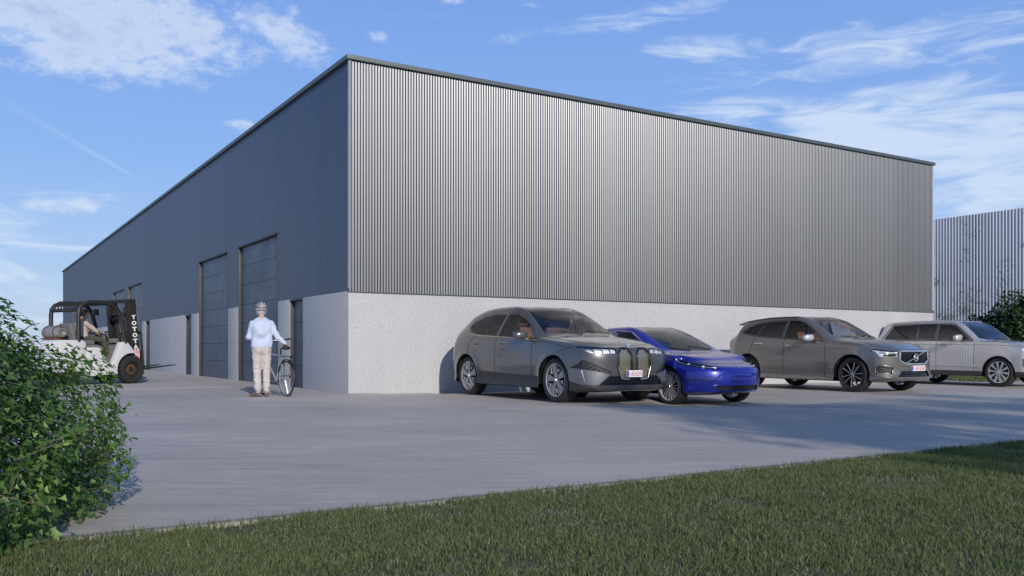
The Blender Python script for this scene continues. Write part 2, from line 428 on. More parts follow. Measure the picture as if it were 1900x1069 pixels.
E_ = MB(); ribs(E_, 0, 20, PH, HB-.02, .064, .0128, sinp, 0.0, 'X', -1)
E_.build('end_cladding', M_CORR, hall, 80, fix=False)
# openings on the long side: (v0, v1, height)
OPEN = []
for m_ in range(3):
    o_ = m_*19.65
    OPEN += [(2.83+o_, 3.78+o_, 2.06), (4.76+o_, 8.52+o_, 3.8), (9.67+o_, 13.46+o_, 3.78), (14.6+o_, 15.5+o_, 2.06)]
S_ = MB(); P_ = MB(); cur = 0.
P_.box((10, .1, .9), (19.94, .14, 2.4))                 # end plinth, set back behind the corner blocks
cl = 0.
for v0, v1, h in OPEN+[(60, 60, 0)]:
    ribs(S_, cl, v0, PH, HB-.02, .15, .005, boxp, 0., 'Y', -1)
    if v0 < 60:
        ribs(S_, v0, v1, max(h, PH), HB-.02, .15, .005, boxp, 0., 'Y', -1)
    cl = v1
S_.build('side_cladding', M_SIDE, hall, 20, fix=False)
PP = MB()
PP.prism([(-.03, -.03), (20.03, -.03), (20.03, .3), (.35, .3), (.35, 2.83), (-.03, 2.83)], -.35, PH, 'XY')
cl = 3.78
for v0, v1, h in OPEN[1:]+[(60, 60, 0)]:
    PP.box((.16, (cl+v0)/2, PH/2-.17), (.36, v0-cl, PH+.35)); cl = v1
PP.box((19.85, 30.2, PH/2-.17), (.3, 59.7, PH+.35))
PP.build('plinth', M_PLINTH, hall, 20, bevel=.006)
B_ = MB(); ribs(B_, .3, 60, PH, HB-.02, .15, .005, boxp, 20.0, 'Y', 1); B_.box((10, 60, HB/2), (19.9, .1, HB-.1))
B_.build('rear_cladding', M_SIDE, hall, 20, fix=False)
T_ = MB()
T_.box((10, -.02, HB-.03), (20.14, .1, .095)); T_.box((-.02, 30.03, HB-.03), (.1, 60., .095)); T_.box((20.02, 30.03, HB-.03), (.1, 60., .095))
T_.build('roof_trim', M_TRIM, hall, 20, bevel=.005)
D_ = MB(); D_.box((10, -.035, PH-.012), (20.07, .05, .02)); D_.build('flashing', M_TRIM, hall, 20)
cf = MB(); cf.box((.005, .005, (PH+HB)/2), (.06, .06, HB-PH-.1)); cf.build('corner_flashing', mat('corner_steel', (.3, .31, .33), .4, .5), hall, 20)
cf = MB(); cf.box((20.0, -.005, (PH+HB)/2), (.06, .06, HB-PH-.1)); cf.build('corner_flashing', mat('corner_white', (.62, .63, .66), .4, .3), hall, 20)
RF = MB(); RF.prism([(.1, HB-.12), (10, HB-.1), (19.9, HB-.12), (19.9, HB-.2), (.1, HB-.2)], .1, 60); RF.build('roof', M_ROOF, hall, 20)
REC = .055
for v0, v1, h in OPEN:
    big = v1-v0 > 2
    nm = 'garage_door' if big else 'door'
    d = MB(); n = 7 if big else 4; ph = h/n
    for i in range(n):
        z0, z1 = i*ph, (i+1)*ph
        g = .009
        d.box((REC+.03, (v0+v1)/2, (z0+z1)/2), (.05, v1-v0-.02, z1-z0-g))
    do = d.build(nm, M_DOOR, hall, 0)
    s = MB(); s.box((REC+.08, (v0+v1)/2, h/2), (.03, v1-v0, h)); s.build('door_seal', M_DARK, do)
    fr = MB(); fw = .07 if big else .04
    fr.box((.035, v0+fw/2, h/2), (.10, fw, h)); fr.box((.035, v1-fw/2, h/2), (.10, fw, h)); fr.box((.03, (v0+v1)/2, h+.02), (.12, v1-v0+.04, .05))
    fr.build('door_frame', M_FRAME if big else M_FRAME, do, 25, bevel=.004)
    if not big:
        hd = MB(); hd.box((REC-.03, v0+.13, 1.02), (.05, .02, .14), bev=.006); hd.cyl((REC-.045, v0+.13, 1.02), (REC-.045, v0+.26, 1.02), .01); hd.build('handle', M_TRIM, do)
# ---- second hall behind on the right
M_CORR2 = m_metal('weathered_ribbed_steel', (.60, .61, .64), .6, .1, 1.2, .05, stain=(.035, .05, .035), axis='Y')
o2 = W(31.8, 0)
hall2 = empty('warehouse', o2, UA, 'pale ribbed warehouse with dark mossy blotches beyond the right end of the big hall', 'warehouse')
G = MB(); ribs(G, -3.0, 50, -.2, HB, .145, .022, [(0, 0), (.3, 0), (.42, 1), (.72, 1), (.85, 0)], 0., 'Y', -1); G.build('side_cladding', M_CORR2, hall2, 20, fix=False)
G = MB(); ribs(G, 0, 18, -.2, HB, .145, .022, [(0, 0), (.3, 0), (.42, 1), (.72, 1), (.85, 0)], -3., 'X', -1); G.build('end_cladding', M_CORR2, hall2, 20, fix=False)
G = MB(); G.box((9, 23.5, HB-.12), (17.9, 52.9, .1)); G.box((18, 23.5, HB/2), (.1, 53, HB)); G.box((9, 50, HB/2), (18, .1, HB)); G.build('roof', M_ROOF, hall2, 20)
# ------------------------------------------------------------------ cars
M_TYRE = mat('tyre_rubber', (.018, .018, .019), .75, bump=(60, .3, .004))
M_CHROME = mat('chrome', (.75, .76, .78), .16, .8)
M_RIM_SILVER = mat('alloy_silver', (.58, .59, .62), .3, .45)
M_RIM_MID = mat('alloy_mid_grey', (.28, .285, .30), .3, .4)
M_RIM_DARK = mat('alloy_dark', (.06, .063, .07), .3, .7)
M_DISC = mat('brake_steel', (.1, .1, .11), .45, .8)
M_BLACKG = mat('gloss_black', (.012, .012, .014), .12, 0, 1.)
M_BLACKM = mat('matt_black_trim', (.03, .03, .032), .55)
M_LINER = mat('wheel_arch_liner', (.008, .008, .009), .9)
M_GOLD = mat('champagne_metal', (.72, .55, .36), .25, .95)
M_LAMP = mat('lamp_inner', (.75, .78, .84), .35, .15, var=(16, .45))
M_LAMPD = mat('lamp_inner_dark', (.09, .1, .12), .25, .6)
M_TAIL = mat('tail_lamp_red', (.2, .02, .015), .2, 0, 1.)
G_WS = glass('windscreen_glass', (.66, .71, .75), .03)
G_SIDE = glass('side_glass_tint', (.5, .49, .49), .02)
G_DEEP = glass('privacy_glass', (.10, .09, .085), .05)
G_LAMP = glass('lamp_cover_glass', (.95, .96, .98), .0)
M_LEATHER = mat('tan_leather', (.42, .22, .15), .55)
M_LEATHERD = mat('charcoal_leather', (.05, .052, .058), .6)
M_PLATE = mat('plate_white', (.8, .78, .78), .4)
M_PLATER = mat('plate_lettering_red', (.42, .1, .12), .5)
M_PLATEB = mat('plate_band_blue', (.02, .03, .35), .4)

def pchip(pts):
    xs = [p[0] for p in pts]; ys = [p[1] for p in pts]; n = len(xs)
    h = [xs[i+1]-xs[i] for i in range(n-1)]; d = [(ys[i+1]-ys[i])/h[i] for i in range(n-1)]
    m = [d[0]]
    for i in range(1, n-1):
        if d[i-1]*d[i] <= 0: m.append(0.)
        else:
            w1, w2 = 2*h[i]+h[i-1], h[i]+2*h[i-1]; m.append((w1+w2)/(w1/d[i-1]+w2/d[i]))
    m.append(d[-1])
    def f(x):
        if x <= xs[0]: return ys[0]
        if x >= xs[-1]: return ys[-1]
        for i in range(n-1):
            if x <= xs[i+1]:
                t = (x-xs[i])/h[i]
                return ((2*t**3-3*t*t+1)*ys[i]+(t**3-2*t*t+t)*h[i]*m[i]+(-2*t**3+3*t*t)*ys[i+1]+(t**3-t*t)*h[i]*m[i+1])
    return f
def catmull(P, per):
    out = []
    n = len(P)
    for i in range(n-1):
        p0 = P[i-1] if i else P[0]; p1 = P[i]; p2 = P[i+1]; p3 = P[i+2] if i+2 < n else P[-1]
        for k in range(per[i]):
            t = k/per[i]; T0 = .5
            f = lambda a, b, c, d: .5*((2*b)+(-a+c)*t+(2*a-5*b+4*c-d)*t*t+(-a+3*b-3*c+d)*t**3)
            out.append((f(p0[0], p1[0], p2[0], p3[0]), f(p0[1], p1[1], p2[1], p3[1])))
    out.append(P[-1]); return out

def clip_region(bm, poly, proj, test):
    """cut the faces of bm lying in the convex polygon (proj 'S': x,z; 'F': y,z; 'T': x,y) and return them"""
    ax = {'S': (0, 2), 'F': (1, 2), 'T': (0, 1)}[proj]
    area = sum(poly[i][0]*poly[(i+1) % len(poly)][1]-poly[(i+1) % len(poly)][0]*poly[i][1] for i in range(len(poly)))
    if area < 0: poly = poly[::-1]
    lo = [min(p[k] for p in poly) for k in (0, 1)]; hi = [max(p[k] for p in poly) for k in (0, 1)]
    cur = []
    for f in bm.faces:
        cs = [v.co for v in f.verts]
        if max(c[ax[0]] for c in cs) < lo[0] or min(c[ax[0]] for c in cs) > hi[0] or max(c[ax[1]] for c in cs) < lo[1] or min(c[ax[1]] for c in cs) > hi[1]: continue
        if test(f): cur.append(f)
    n = len(poly)
    for i in range(n):
        a, b = poly[i], poly[(i+1) % n]
        nx, ny = (b[1]-a[1]), -(b[0]-a[0])           # outward for CCW
        co = [0, 0, 0]; no = [0, 0, 0]
        co[ax[0]], co[ax[1]] = a; no[ax[0]], no[ax[1]] = nx, ny
        co = Vector(co); no = Vector(no).normalized()
        geom = set(cur)
        for f in cur: geom.update(f.edges); geom.update(f.verts)
        r = bmesh.ops.bisect_plane(bm, geom=list(geom), plane_co=co, plane_no=no, dist=1e-6)
        fs = set(g for g in r['geom'] if isinstance(g, bmesh.types.BMFace)) | set(f for f in cur if f.is_valid)
        cur = [f for f in fs if f.is_valid and (f.calc_center_median()-co).dot(no) < 0]
    return cur
def split_faces(bm, faces):
    """new bmesh made of the given faces; they are deleted from bm"""
    nb = bmesh.new(); mp = {}
    for f in faces:
        vs = []
        for v in f.verts:
            if v not in mp: mp[v] = nb.verts.new(v.co)
            vs.append(mp[v])
        try: nb.faces.new(vs)
        except ValueError: pass
    nb.normal_update()
    bmesh.ops.delete(bm, geom=list(set(faces)), context='FACES')
    return nb
def bm_obj(name, bm, m, parent, smooth=40, push=0., rim=0.):
    """bmesh to object; push moves along normals; rim extrudes the border inwards (thickness)"""
    bm.normal_update()
    if push:
        no = {v: v.normal.copy() for v in bm.verts}
        for v in bm.verts: v.co += no[v]*push
    if rim:
        no = {v: v.normal.copy() for v in bm.verts}
        eg = [e for e in bm.edges if e.is_boundary]
        if eg:
            r = bmesh.ops.extrude_edge_only(bm, edges=eg)
            for g in r['geom']:
                if isinstance(g, bmesh.types.BMVert): 
                    src = None
                    for e in g.link_edges:
                        o = e.other_vert(g)
                        if o in no: src = o
                    if src: g.co = src.co - no[src]*rim
    me = bpy.data.meshes.new(name); bm.to_mesh(me); bm.free()
    return link(name, me, m, parent, smooth)

class Car:
    ROWS = [3, 3, 5, 6, 7, 4, 8]
    def __init__(s, D, name, label, u, v, z, paint, group=None):
        s.D = D; s.paint = paint
        p = W(u, v, z)
        s.root = empty(name, p, UA-math.pi/2, label, 'car', group)
        s.c = {k: pchip(f) for k, f in D['curves'].items()}
        s.shell()
    def sec(s, x):
        c = s.c; zb = c['zb'](x); z6 = c['z6'](x); z4 = c['z4'](x); w4 = c['w4'](x)
        z5 = z4+.78*(z6-z4); w5 = w4*c['k5'](x) if 'k5' in c else w4*.6
        return [(0, zb), (c['wb'](x), zb), (c['w1'](x), zb+s.D.get('h1', .1)), (c['w2'](x), c['z2'](x)), (c['w3'](x), c['z3'](x)), (w4, z4), (w5, z5), (0, z6)]
    def xs_shift(s, x, y, z):
        D = s.D; a = abs(y)
        fx = max(0, (x-(D['xf']-.75))/.75); fx = fx*fx*(3-2*fx) if fx < 1 else 1
        rx = max(0, ((D['xr']+.6)-x)/.6); rx = rx*rx*(3-2*rx) if rx < 1 else 1
        W_ = D['W']/2
        d = -fx*(D['kf']*(a/W_)**D['pf'] - D['nose'](z) - D.get('ext', 0))
        d += rx*(D['kr']*(a/W_)**3 + D['tail'](z))
        return d
    def flare(s, x, y, z):
        D = s.D; r = 0
        if abs(y) < .6: return y
        for wx in (-D['wb']/2, D['wb']/2):
            d = math.hypot(x-wx, z-D['tr'])
            r = max(r, D['flare']*math.exp(-((d-D['ar']-.02)/.07)**2))
        for (a, b, zz, hh, am) in D.get('crease', []):
            if a-.2 < x < b+.2:
                e = min(1, max(0, (x-a+.2)/.4))*min(1, max(0, (b+.2-x)/.4))
                r += am*e*math.exp(-((z-zz)/hh)**2)
        return y+math.copysign(r, y)
    def shell(s):
        D = s.D; xs = []; x = D['xr']
        n = 110
        base = [D['xr']+(D['xf']-D['xr'])*i/n for i in range(n+1)]
        base = sorted(set([D['xr']+.02, D['xr']+.01, D['xf']-.02, D['xf']-.01]+base))
        loops = []
        for x in base:
            P = catmull(s.sec(x), s.ROWS)
            ef = 1.
            dd = min(x-D['xr'], D['xf']-x)
            if dd < .05: ef = 1-.045*(1-dd/.05)**2
            L = []
            zc = .5*(P[0][1]+P[-1][1])
            for y, z in P: L.append((x, y*ef, zc+(z-zc)*ef))
            full = [(x, -y, z) for (x, y, z) in L[1:-1][::-1]]
            # order: bottom centre -> +y side -> top centre -> -y side
            loops.append(L+[(x, -y, z) for (x, y, z) in L[1:-1][::-1]])
        bm = bmesh.new(); V = []
        def mk(p): 
            x, y, z = p
            q = s.flare(x, y, z); return bm.verts.new((x+s.xs_shift(x, y, z), q, z))
        for L in loops: V.append([mk(p) for p in L])
        m = len(V[0])
        for i in range(len(V)-1):
            for j in range(m):
                k = (j+1) % m; bm.faces.new((V[i][j], V[i+1][j], V[i+1][k], V[i][k]))
        for L, VV, flip in ((loops[0], V[0], False), (loops[-1], V[-1], True)):
            zc = (L[0][2]+L[(m)//2][2])/2; prev = VV; K = 9
            for r in range(1, K):
                t = 1-r/K
                ring = []
                for (x, y, z) in L:
                    yy = y*t; zz = zc+(z-zc)*(t if abs(y) < 1e-6 else t)
                    ring.append(mk((x, yy, zz)))
                for j in range(m):
                    k = (j+1) % m
                    f = (prev[j], ring[j], ring[k], prev[k])
                    bm.faces.new(f if flip else f[::-1])
                prev = ring
            c = mk((L[0][0], 0, zc))
            for j in range(m):
                k = (j+1) % m; f = (prev[j], c, prev[k]); bm.faces.new(f if flip else f[::-1])
        bmesh.ops.recalc_face_normals(bm, faces=bm.faces)
        s.bm = bm; s.tree = BVHTree.FromBMesh(bm)
    # --- projection of 2-D paths onto the shell
    def onto(s, pts, side, off=0.):
        out = []
        for a, b in pts:
            if side == 'F': o, d = Vector((s.D['xf']+1, a, b)), Vector((-1, 0, 0))
            elif side == 'R': o, d = Vector((s.D['xr']-1, a, b)), Vector((1, 0, 0))
            elif side == 'T': o, d = Vector((a, b, 3)), Vector((0, 0, -1))
            else: o, d = Vector((a, 2.*side, b)), Vector((0, -1.*side, 0))
            h = s.tree.ray_cast(o, d)
            if h[0] is not None: out.append(h[0]+h[1]*off*(1 if h[1].dot(d) < 0 else -1))
        return out
    def dense(s, pts, step=.04, closed=False):
        r = []; P = list(pts)+([pts[0]] if closed else [])
        for a, b in zip(P, P[1:]):
            L = math.hypot(b[0]-a[0], b[1]-a[1]); n = max(1, int(L/step))
            r += [(a[0]+(b[0]-a[0])*i/n, a[1]+(b[1]-a[1])*i/n) for i in range(n)]
        return r if closed else r+[P[-1]]
    def trim(s, name, paths, m, r=.006, off=0., parent=None, flat=1., n=6, closed=False, label=None):
        o = None
        for side, pts in paths:
            q = s.onto(s.dense(pts, closed=closed), side, off)
            if len(q) > 1:
                mb = MB(); mb.tube(q, r, n, closed=closed, flat=flat)
                o = mb.build(name, m, parent or s.root, 60)
        return o
    def cut(s, polys, proj, side=0):
        out = []
        for poly in polys:
            if proj == 'S': t = lambda f: f.calc_center_median().y*side > .45
            elif proj == 'F': t = lambda f: f.calc_center_median().x > s.D['xf']-s.D.get('fd', .9) and f.normal.x > .02
            elif proj == 'R': t = lambda f: f.calc_center_median().x < s.D['xr']+.7 and f.normal.x < -.02
            else: t = lambda f: f.normal.z > .1
            out += clip_region(s.bm, poly, {'R': 'F'}.get(proj, proj), t)
        out = [f for f in set(out) if f.is_valid]
        return split_faces(s.bm, out)
    def wheels(s, spoke, rim_m, R_, width, rr, extra=None):
        D = s.D
        for ax in (-1, 1):
            for sd_ in (-1, 1):
                x = ax*D['wb']/2; yo = sd_*(D['W']/2-.035)
                M = Matrix.Translation((x, yo-sd_*width/2, R_)) @ Matrix.Rotation(0 if sd_ < 0 else math.pi, 4, 'Z') @ Matrix.Rotation(R(13+31*ax), 4, 'Y')
                h = width/2                        # local -y is outward
                hub = MB(); hub.lathe([(.001, .02), (.17, .02), (.17, .045), (.001, .045)], 24); hub.lathe([(.001, -.06), (.07, -.06), (.07, .03), (.001, .03)], 16)
                wh = hub.build('wheel', M_DISC, s.root, 40); wh.matrix_local = M
                ty = MB()
                ty.lathe([(rr-.01, -h*.78), (rr+.02, -h*.97), (rr+(R_-rr)*.6, -h*1.03), (R_-.025, -h*.93), (R_-.006, -h*.78), (R_, -h*.4), (R_, h*.4), (R_-.006, h*.78), (R_-.025, h*.93), (rr+.02, h*.97), (rr-.01, h*.78)], 64)
                for k in range(5): pass
                ty.build('tyre', M_TYRE, wh, 30)
                rb = MB(); rb.lathe([(rr+.002, -h*.86), (rr-.004, -h*.93), (rr-.016, -h*.9), (rr-.02, -h*.7), (rr-.035, 0), (rr-.02, h*.8), (rr, h*.86), (rr-.008, h*.7), (rr-.028, 0), (rr-.012, -h*.6)], 48)
                spoke(rb, rr, h); rb.build('rim', rim_m, wh, 30, bevel=0)
                if extra:
                    rb = MB(); extra[0](rb, rr, h); rb.build('spoke_insert', extra[1], wh, 30)
                kp = MB(); kp.lathe([(.001, -h*.9), (.03, -h*.89), (.034, -h*.82)], 16); kp.build('centre_cap', M_CHROME, wh, 40)
    def arches(s):
        D = s.D
        for ax in (-1, 1):
            x = ax*D['wb']/2; ar = D['ar']; zc = D['tr']
            N = 28
            arc = [(x+ar*math.cos(math.pi*2*i/N), zc+ar*math.sin(2*math.pi*i/N)) for i in range(N)]
            low = [(x-ar, zc), (x-ar*1.0, -.1), (x+ar*1.0, -.1), (x+ar, zc)]
            for sd_ in (-1, 1):
                f = clip_region(s.bm, arc, 'S', lambda f: f.calc_center_median().y*sd_ > .52)
                bmesh.ops.delete(s.bm, geom=[q for q in f if q.is_valid], context='FACES')
                f = clip_region(s.bm, low, 'S', lambda f: f.calc_center_median().y*sd_ > .52)
                bmesh.ops.delete(s.bm, geom=[q for q in f if q.is_valid], context='FACES')
                mb = MB(); yo = sd_*(D['W']/2-.035); yi = sd_*.5
                K = 20; vs = []; fs = []
                path = [(x-ar-.004, D['lz'])]+[(x+(ar+.004)*math.cos(math.pi-math.pi*i/K), zc+(ar+.004)*math.sin(math.pi-math.pi*i/K)) for i in range(K+1)]+[(x+ar+.004, D['lz'])]
                for a, b in path: vs += [(a, yo, b), (a, yi, b)]
                for i in range(len(path)-1): fs.append((2*i, 2*i+1, 2*i+3, 2*i+2))
                vs += []; fs.append(tuple(2*i+1 for i in range(len(path))))
                mb.add(vs, fs); mb.build('wheel_arch_liner', M_LINER, s.root, 0)
                if D.get('arch_trim'):
                    pts = [(x+(ar+.012)*math.cos(math.pi*1.08-math.pi*1.16*i/24), zc+(ar+.012)*math.sin(math.pi*1.08-math.pi*1.16*i/24)) for i in range(25)]
                    s.trim('wheel_arch_lip', [(sd_, pts)], D['arch_trim'], .016, -.004)
    def finish(s):
        bm_obj('body', s.bm, s.paint, s.root, 42)
    def seat(s, x, y, z, m, sc_=1.):
        mb = MB()
        Q = Matrix.Rotation(R(-16), 3, 'Y')
        mb.box((x, y, z), (.5, .5, .16), bev=.06)
        Mx = Matrix.Translation((x-.27, y, z+.04)) @ Matrix.Rotation(R(-16), 4, 'Y')
        mb.box((0, 0, .3), (.14, .48, .62), M=Mx, bev=.06); mb.box((.01, 0, .73), (.1, .26, .19), M=Mx, bev=.045); mb.cyl((0, -.05, .55), (0, -.05, .66), .01, M=Mx); mb.cyl((0, .05, .55), (0, .05, .66), .01, M=Mx)
        return mb.build('seat', m, s.root, 40)
    def interior(s, m, zs=.62, xd=.75, zd=1.0, rows=((.1, .36), (.1, -.36), (-.95, .38), (-.95, -.38))):
        for x, y in rows: s.seat(x, y, zs, m)
        d = MB(); d.prism([(xd-.3, zd-.25), (xd-.28, zd-.04), (xd-.1, zd), (xd+.2, zd-.02), (xd+.3, zd-.3)], -.7, .7)
        d.build('dashboard', M_LEATHERD, s.root, 20, bevel=.02)
        w_ = MB(); M = Matrix.Translation((xd-.42, .36, zd-.04)) @ Matrix.Rotation(R(-65), 4, 'Y')
        w_.tube([(.18*math.cos(a*math.pi/12), .18*math.sin(a*math.pi/12), 0) for a in range(24)], .016, 8, closed=True, M=M)
        w_.box((0, 0, -.01), (.1, .14, .04), M=M, bev=.015); w_.box((0, 0, 0), (.03, .34, .015), M=M); w_.box((.09, 0, 0), (.17, .03, .015), M=M); w_.cyl((0, 0, -.02), (0, 0, -.25), .025, M=M)
        w_.build('steering_wheel', M_LEATHERD, s.root, 40)
        f = MB(); f.box((-.3, 0, .34), (2.9, 1.35, .1)); f.box((-1.62, 0, .72), (.1, 1.25, .7)); f.build('cabin_floor', M_LINER, s.root, 0)
    def mirror(s, x, y, z, m_cap, m_base, size=(.13, .25, .15)):
        for sd_ in (-1, 1):
            b = MB(); yy = sd_*(y+size[1]*.5)
            pts = []
            # rounded housing: lofted rings across y
            rings = [(0, .35, .55), (.08, .8, .85), (.3, 1, 1), (.65, 1., .98), (.88, .85, .8), (1, .45, .45)]
            vs = []; fs = []; n = 14
            for t, a, c in rings:
                for k in range(n):
                    q = 2*math.pi*k/n; cx = math.cos(q); sx = math.sin(q)
                    ex = math.copysign(abs(cx)**.6, cx); ez = math.copysign(abs(sx)**.7, sx)
                    vs.append((x+size[0]*.5*a*(ex if ex > 0 else ex*.45)-.05*t, sd_*(y+size[1]*t), z+size[2]*.5*c*ez-.01*t))
            for i in range(len(rings)-1):
                for k in range(n): fs.append((i*n+k, i*n+(k+1) % n, (i+1)*n+(k+1) % n, (i+1)*n+k))
            fs += [tuple(range(n)), tuple(range((len(rings)-1)*n, len(rings)*n))]
            b.add(vs, fs); o = b.build('wing_mirror', m_cap, s.root, 50)
            g = MB(); g.prism([(sd_*(y+.02), z-size[2]*.36), (sd_*(y+size[1]*.9), z-size[2]*.3), (sd_*(y+size[1]*.9), z+size[2]*.3), (sd_*(y+.02), z+size[2]*.36)], x-size[0]*.26-.055, x-size[0]*.26-.045, 'YZ'); g.build('mirror_glass', M_CHROME, o, 20)
            st = MB(); st.tube([(x+.04, sd_*(y-.12), z-.075), (x+.02, sd_*(y-.02), z-.08), (x, sd_*(y+.06), z-.05)], [.03, .024, .03], 8); st.build('mirror_arm', m_base, o, 50)
    def plate(s, z, y=0., w=.42, text='V-RENDER', tilt=0, x=None):
        p = s.onto([(y, z)], 'F')[0]; x = p.x+.025 if x is None else x
        b = MB(); b.box((x, y, z), (.012, w, .11), bev=.004); o = b.build('number_plate', M_PLATE, s.root, 30)
        b = MB(); b.box((x+.0075, y-w/2+.022, z), (.003, .038, .1)); b.build('plate_band', M_PLATEB, o, 0)
        lettering(text, Matrix.Translation((x+.0075, y+.018, z)) @ FRONTTXT, w*.86, .075, M_PLATER, o)
FRONTTXT = Matrix(((0, 0, 1, 0), (1, 0, 0, 0), (0, 1, 0, 0), (0, 0, 0, 1)))   # text x -> +y, text y -> z, facing +x
def lettering(text, M, width, height, m, parent, name='lettering', ext=.0015, spacing=1., bold=0.):
    cu = bpy.data.curves.new(name, 'FONT'); cu.body = text; cu.align_x = 'CENTER'; cu.align_y = 'CENTER'; cu.extrude = ext; cu.offset = bold; cu.space_character = spacing
    o = bpy.data.objects.new(name, cu); col.objects.link(o); bpy.context.view_layer.update()
    me = bpy.data.meshes.new_from_object(o.evaluated_get(bpy.context.evaluated_depsgraph_get()))
    col.objects.unlink(o); bpy.data.objects.remove(o)
    xs = [v.co.x for v in me.vertices]; ys = [v.co.y for v in me.vertices]
    sx = width/(max(xs)-min(xs)); sy = height/(max(ys)-min(ys)); cx = (max(xs)+min(xs))/2; cy = (max(ys)+min(ys))/2
    for v in me.vertices: v.co = M @ Vector(((v.co.x-cx)*sx, (v.co.y-cy)*sy, v.co.z))
    return link(name, me, m, parent)

# NB the car faces +x, so text that reads correctly from the front runs towards -(-y): the viewer's left is +y... handled by FRONTTXT
def spoke_plate(mb, poly, y0, y1, ang):
    c, q = math.cos(ang), math.sin(ang)
    P = [(a*c-b*q, a*q+b*c) for a, b in poly]
    mb.prism(P, y0, y1, 'XZ')
def spokes_v(n, w0, w1, gap, pr=0.):
    def f(mb, rr, h):
        mb.lathe([(.001, -h*.8), (.045, -h*.8), (.06, -h*.7), (.06, -h*.3), (.001, -h*.3)], 20)
        for i in range(n):
            a = 2*math.pi*i/n
            for sg in (-1, 1):
                spoke_plate(mb, [(.03, sg*w0*.2), (.035, sg*(w0*1.1)), (rr-.02, sg*(gap+w1)), (rr-.012, sg*gap)], -h*.82-pr, -h*.55-pr, a)
    return f
def inserts_v(n, a0, a1, off=.5):
    def f(mb, rr, h):
        for i in range(n):
            a = 2*math.pi*(i+off)/n
            for sg in (-1, 1):
                spoke_plate(mb, [(rr*.5, 0), (rr*.5+.035, 0), (rr-.012, sg*a1), (rr-.012, sg*(a1-.022))], -h*.86, -h*.62, a)
        mb.lathe([(rr-.006, -h*.88), (rr-.02, -h*.88), (rr-.02, -h*.8), (rr-.006, -h*.8)], 48, closed=True)
    return f
def spokes_wide(n, a0, a1):
    def f(mb, rr, h):
        mb.lathe([(.001, -h*.8), (.045, -h*.8), (.06, -h*.7), (.06, -h*.3), (.001, -h*.3)], 20)
        for i in range(n):
            a = 2*math.pi*i/n
            spoke_plate(mb, [(.03, -.02), (rr*.55, -a0), (rr-.012, -a1), (rr-.012, a1), (rr*.55, a0), (.03, .02)], -h*.84, -h*.6, a)
    return f
def paint(name, c, rough=.34, metal=.35, coat=1.):
    return mat(name, c, rough, metal, coat, back=(.03, .028, .026), coat_rough=.1)
def arcpts(cx, cz, r, a0, a1, n): return [(cx+r*math.cos(R(a0+(a1-a0)*i/n)), cz+r*math.sin(R(a0+(a1-a0)*i/n))) for i in range(n+1)]
def mir(p): return [(-a, b) for a, b in p][::-1]

# ================= dark grey electric SUV (nearest)
D1 = dict(xr=-2.60, xf=2.40, W=1.967, wb=3.04, tr=.385, ar=.435, kf=.34, pf=3.8, ext=.09, lz=.31, kr=.4, flare=.022, h1=.12,
    nose=pchip([(.15, -.12), (.3, -.01), (.5, .0), (.75, 0.), (.9, -.03), (1.0, -.1)]), tail=pchip([(.3, .2), (.55, .05), (.9, .0), (1.1, .1), (1.5, .3)]),
    curves=dict(
    zb=[(-2.6, .45), (-2.3, .35), (-1.9, .24), (1.9, .22), (2.2, .2), (2.4, .22)],
    wb=[(-2.6, .74), (-2.2, .86), (-1.5, .9), (1.5, .9), (2.1, .87), (2.4, .8)],
    w1=[(-2.6, .84), (-2.2, .93), (-1.5, .95), (1.5, .95), (2.1, .94), (2.4, .89)],
    w2=[(-2.6, .87), (-2.2, .95), (-1.5, .975), (0, .958), (1.5, .975), (2.1, .955), (2.4, .92)],
    z2=[(-2.6, .75), (0, .7), (2.4, .66)],
    w3=[(-2.6, .8), (-2.2, .88), (-1.5, .93), (0, .93), (1., .925), (1.5, .925), (2.1, .91), (2.4, .89)],
    z3=[(-2.6, 1.0), (-2.2, 1.13), (-1.5, 1.14), (0, 1.09), (1., 1.04), (1.5, 1.0), (2.1, .92), (2.4, .85)],
    w4=[(-2.6, .72), (-2.4, .70), (-2.1, .65), (-.9, .67), (0, .68), (.5, .765), (1., .865), (1.5, .865), (2.1, .84), (2.4, .80)],
    z4=[(-2.6, 1.05), (-2.42, 1.15), (-2.12, 1.38), (-1.7, 1.56), (-.9, 1.66), (-.3, 1.66), (.1, 1.58), (.6, 1.33), (1., 1.12), (1.5, 1.065), (2.1, .98), (2.4, .89)],
    z6=[(-2.6, 1.07), (-2.45, 1.18), (-2.2, 1.44), (-1.95, 1.58), (-1.3, 1.70), (-.5, 1.735), (0, 1.69), (.4, 1.54), (1.08, 1.215), (1.22, 1.165), (1.6, 1.12), (2.1, 1.035), (2.4, .93)]))
P1 = paint('dark_grey_paint', (.082, .083, .087))
c = Car(D1, 'parked_car', 'dark grey suv with tall twin gold mesh grille, nearest the building corner', 2.75, -3.28, 0, P1, 'cars parked against the end wall')
c.arches()
for sd_ in (-1, 1):
    blk = c.cut([[(-1.08, .5), (1.08, .44), (1.08, .1), (-1.08, .1)]], 'S', sd_); bm_obj('sill_cladding', blk, M_BLACKM, c.root)
    rear = [(-1.60, 1.345), (-1.52, 1.245), (-1.2, 1.2), (-.47, 1.165), (-.34, 1.565), (-.76, 1.56), (-1.14, 1.525), (-1.42, 1.45)]
    front = [(-.38, 1.16), (.86, 1.09), (.5, 1.37), (.28, 1.48), (.05, 1.55), (-.26, 1.565)]
    g = c.cut([rear], 'S', sd_); bm_obj('side_window', g, G_SIDE, c.root, push=-.004)
    g = c.cut([front], 'S', sd_); bm_obj('side_window', g, G_SIDE, c.root, push=-.004)
ws = [(.02, 1.62), (.12, 1.57)]
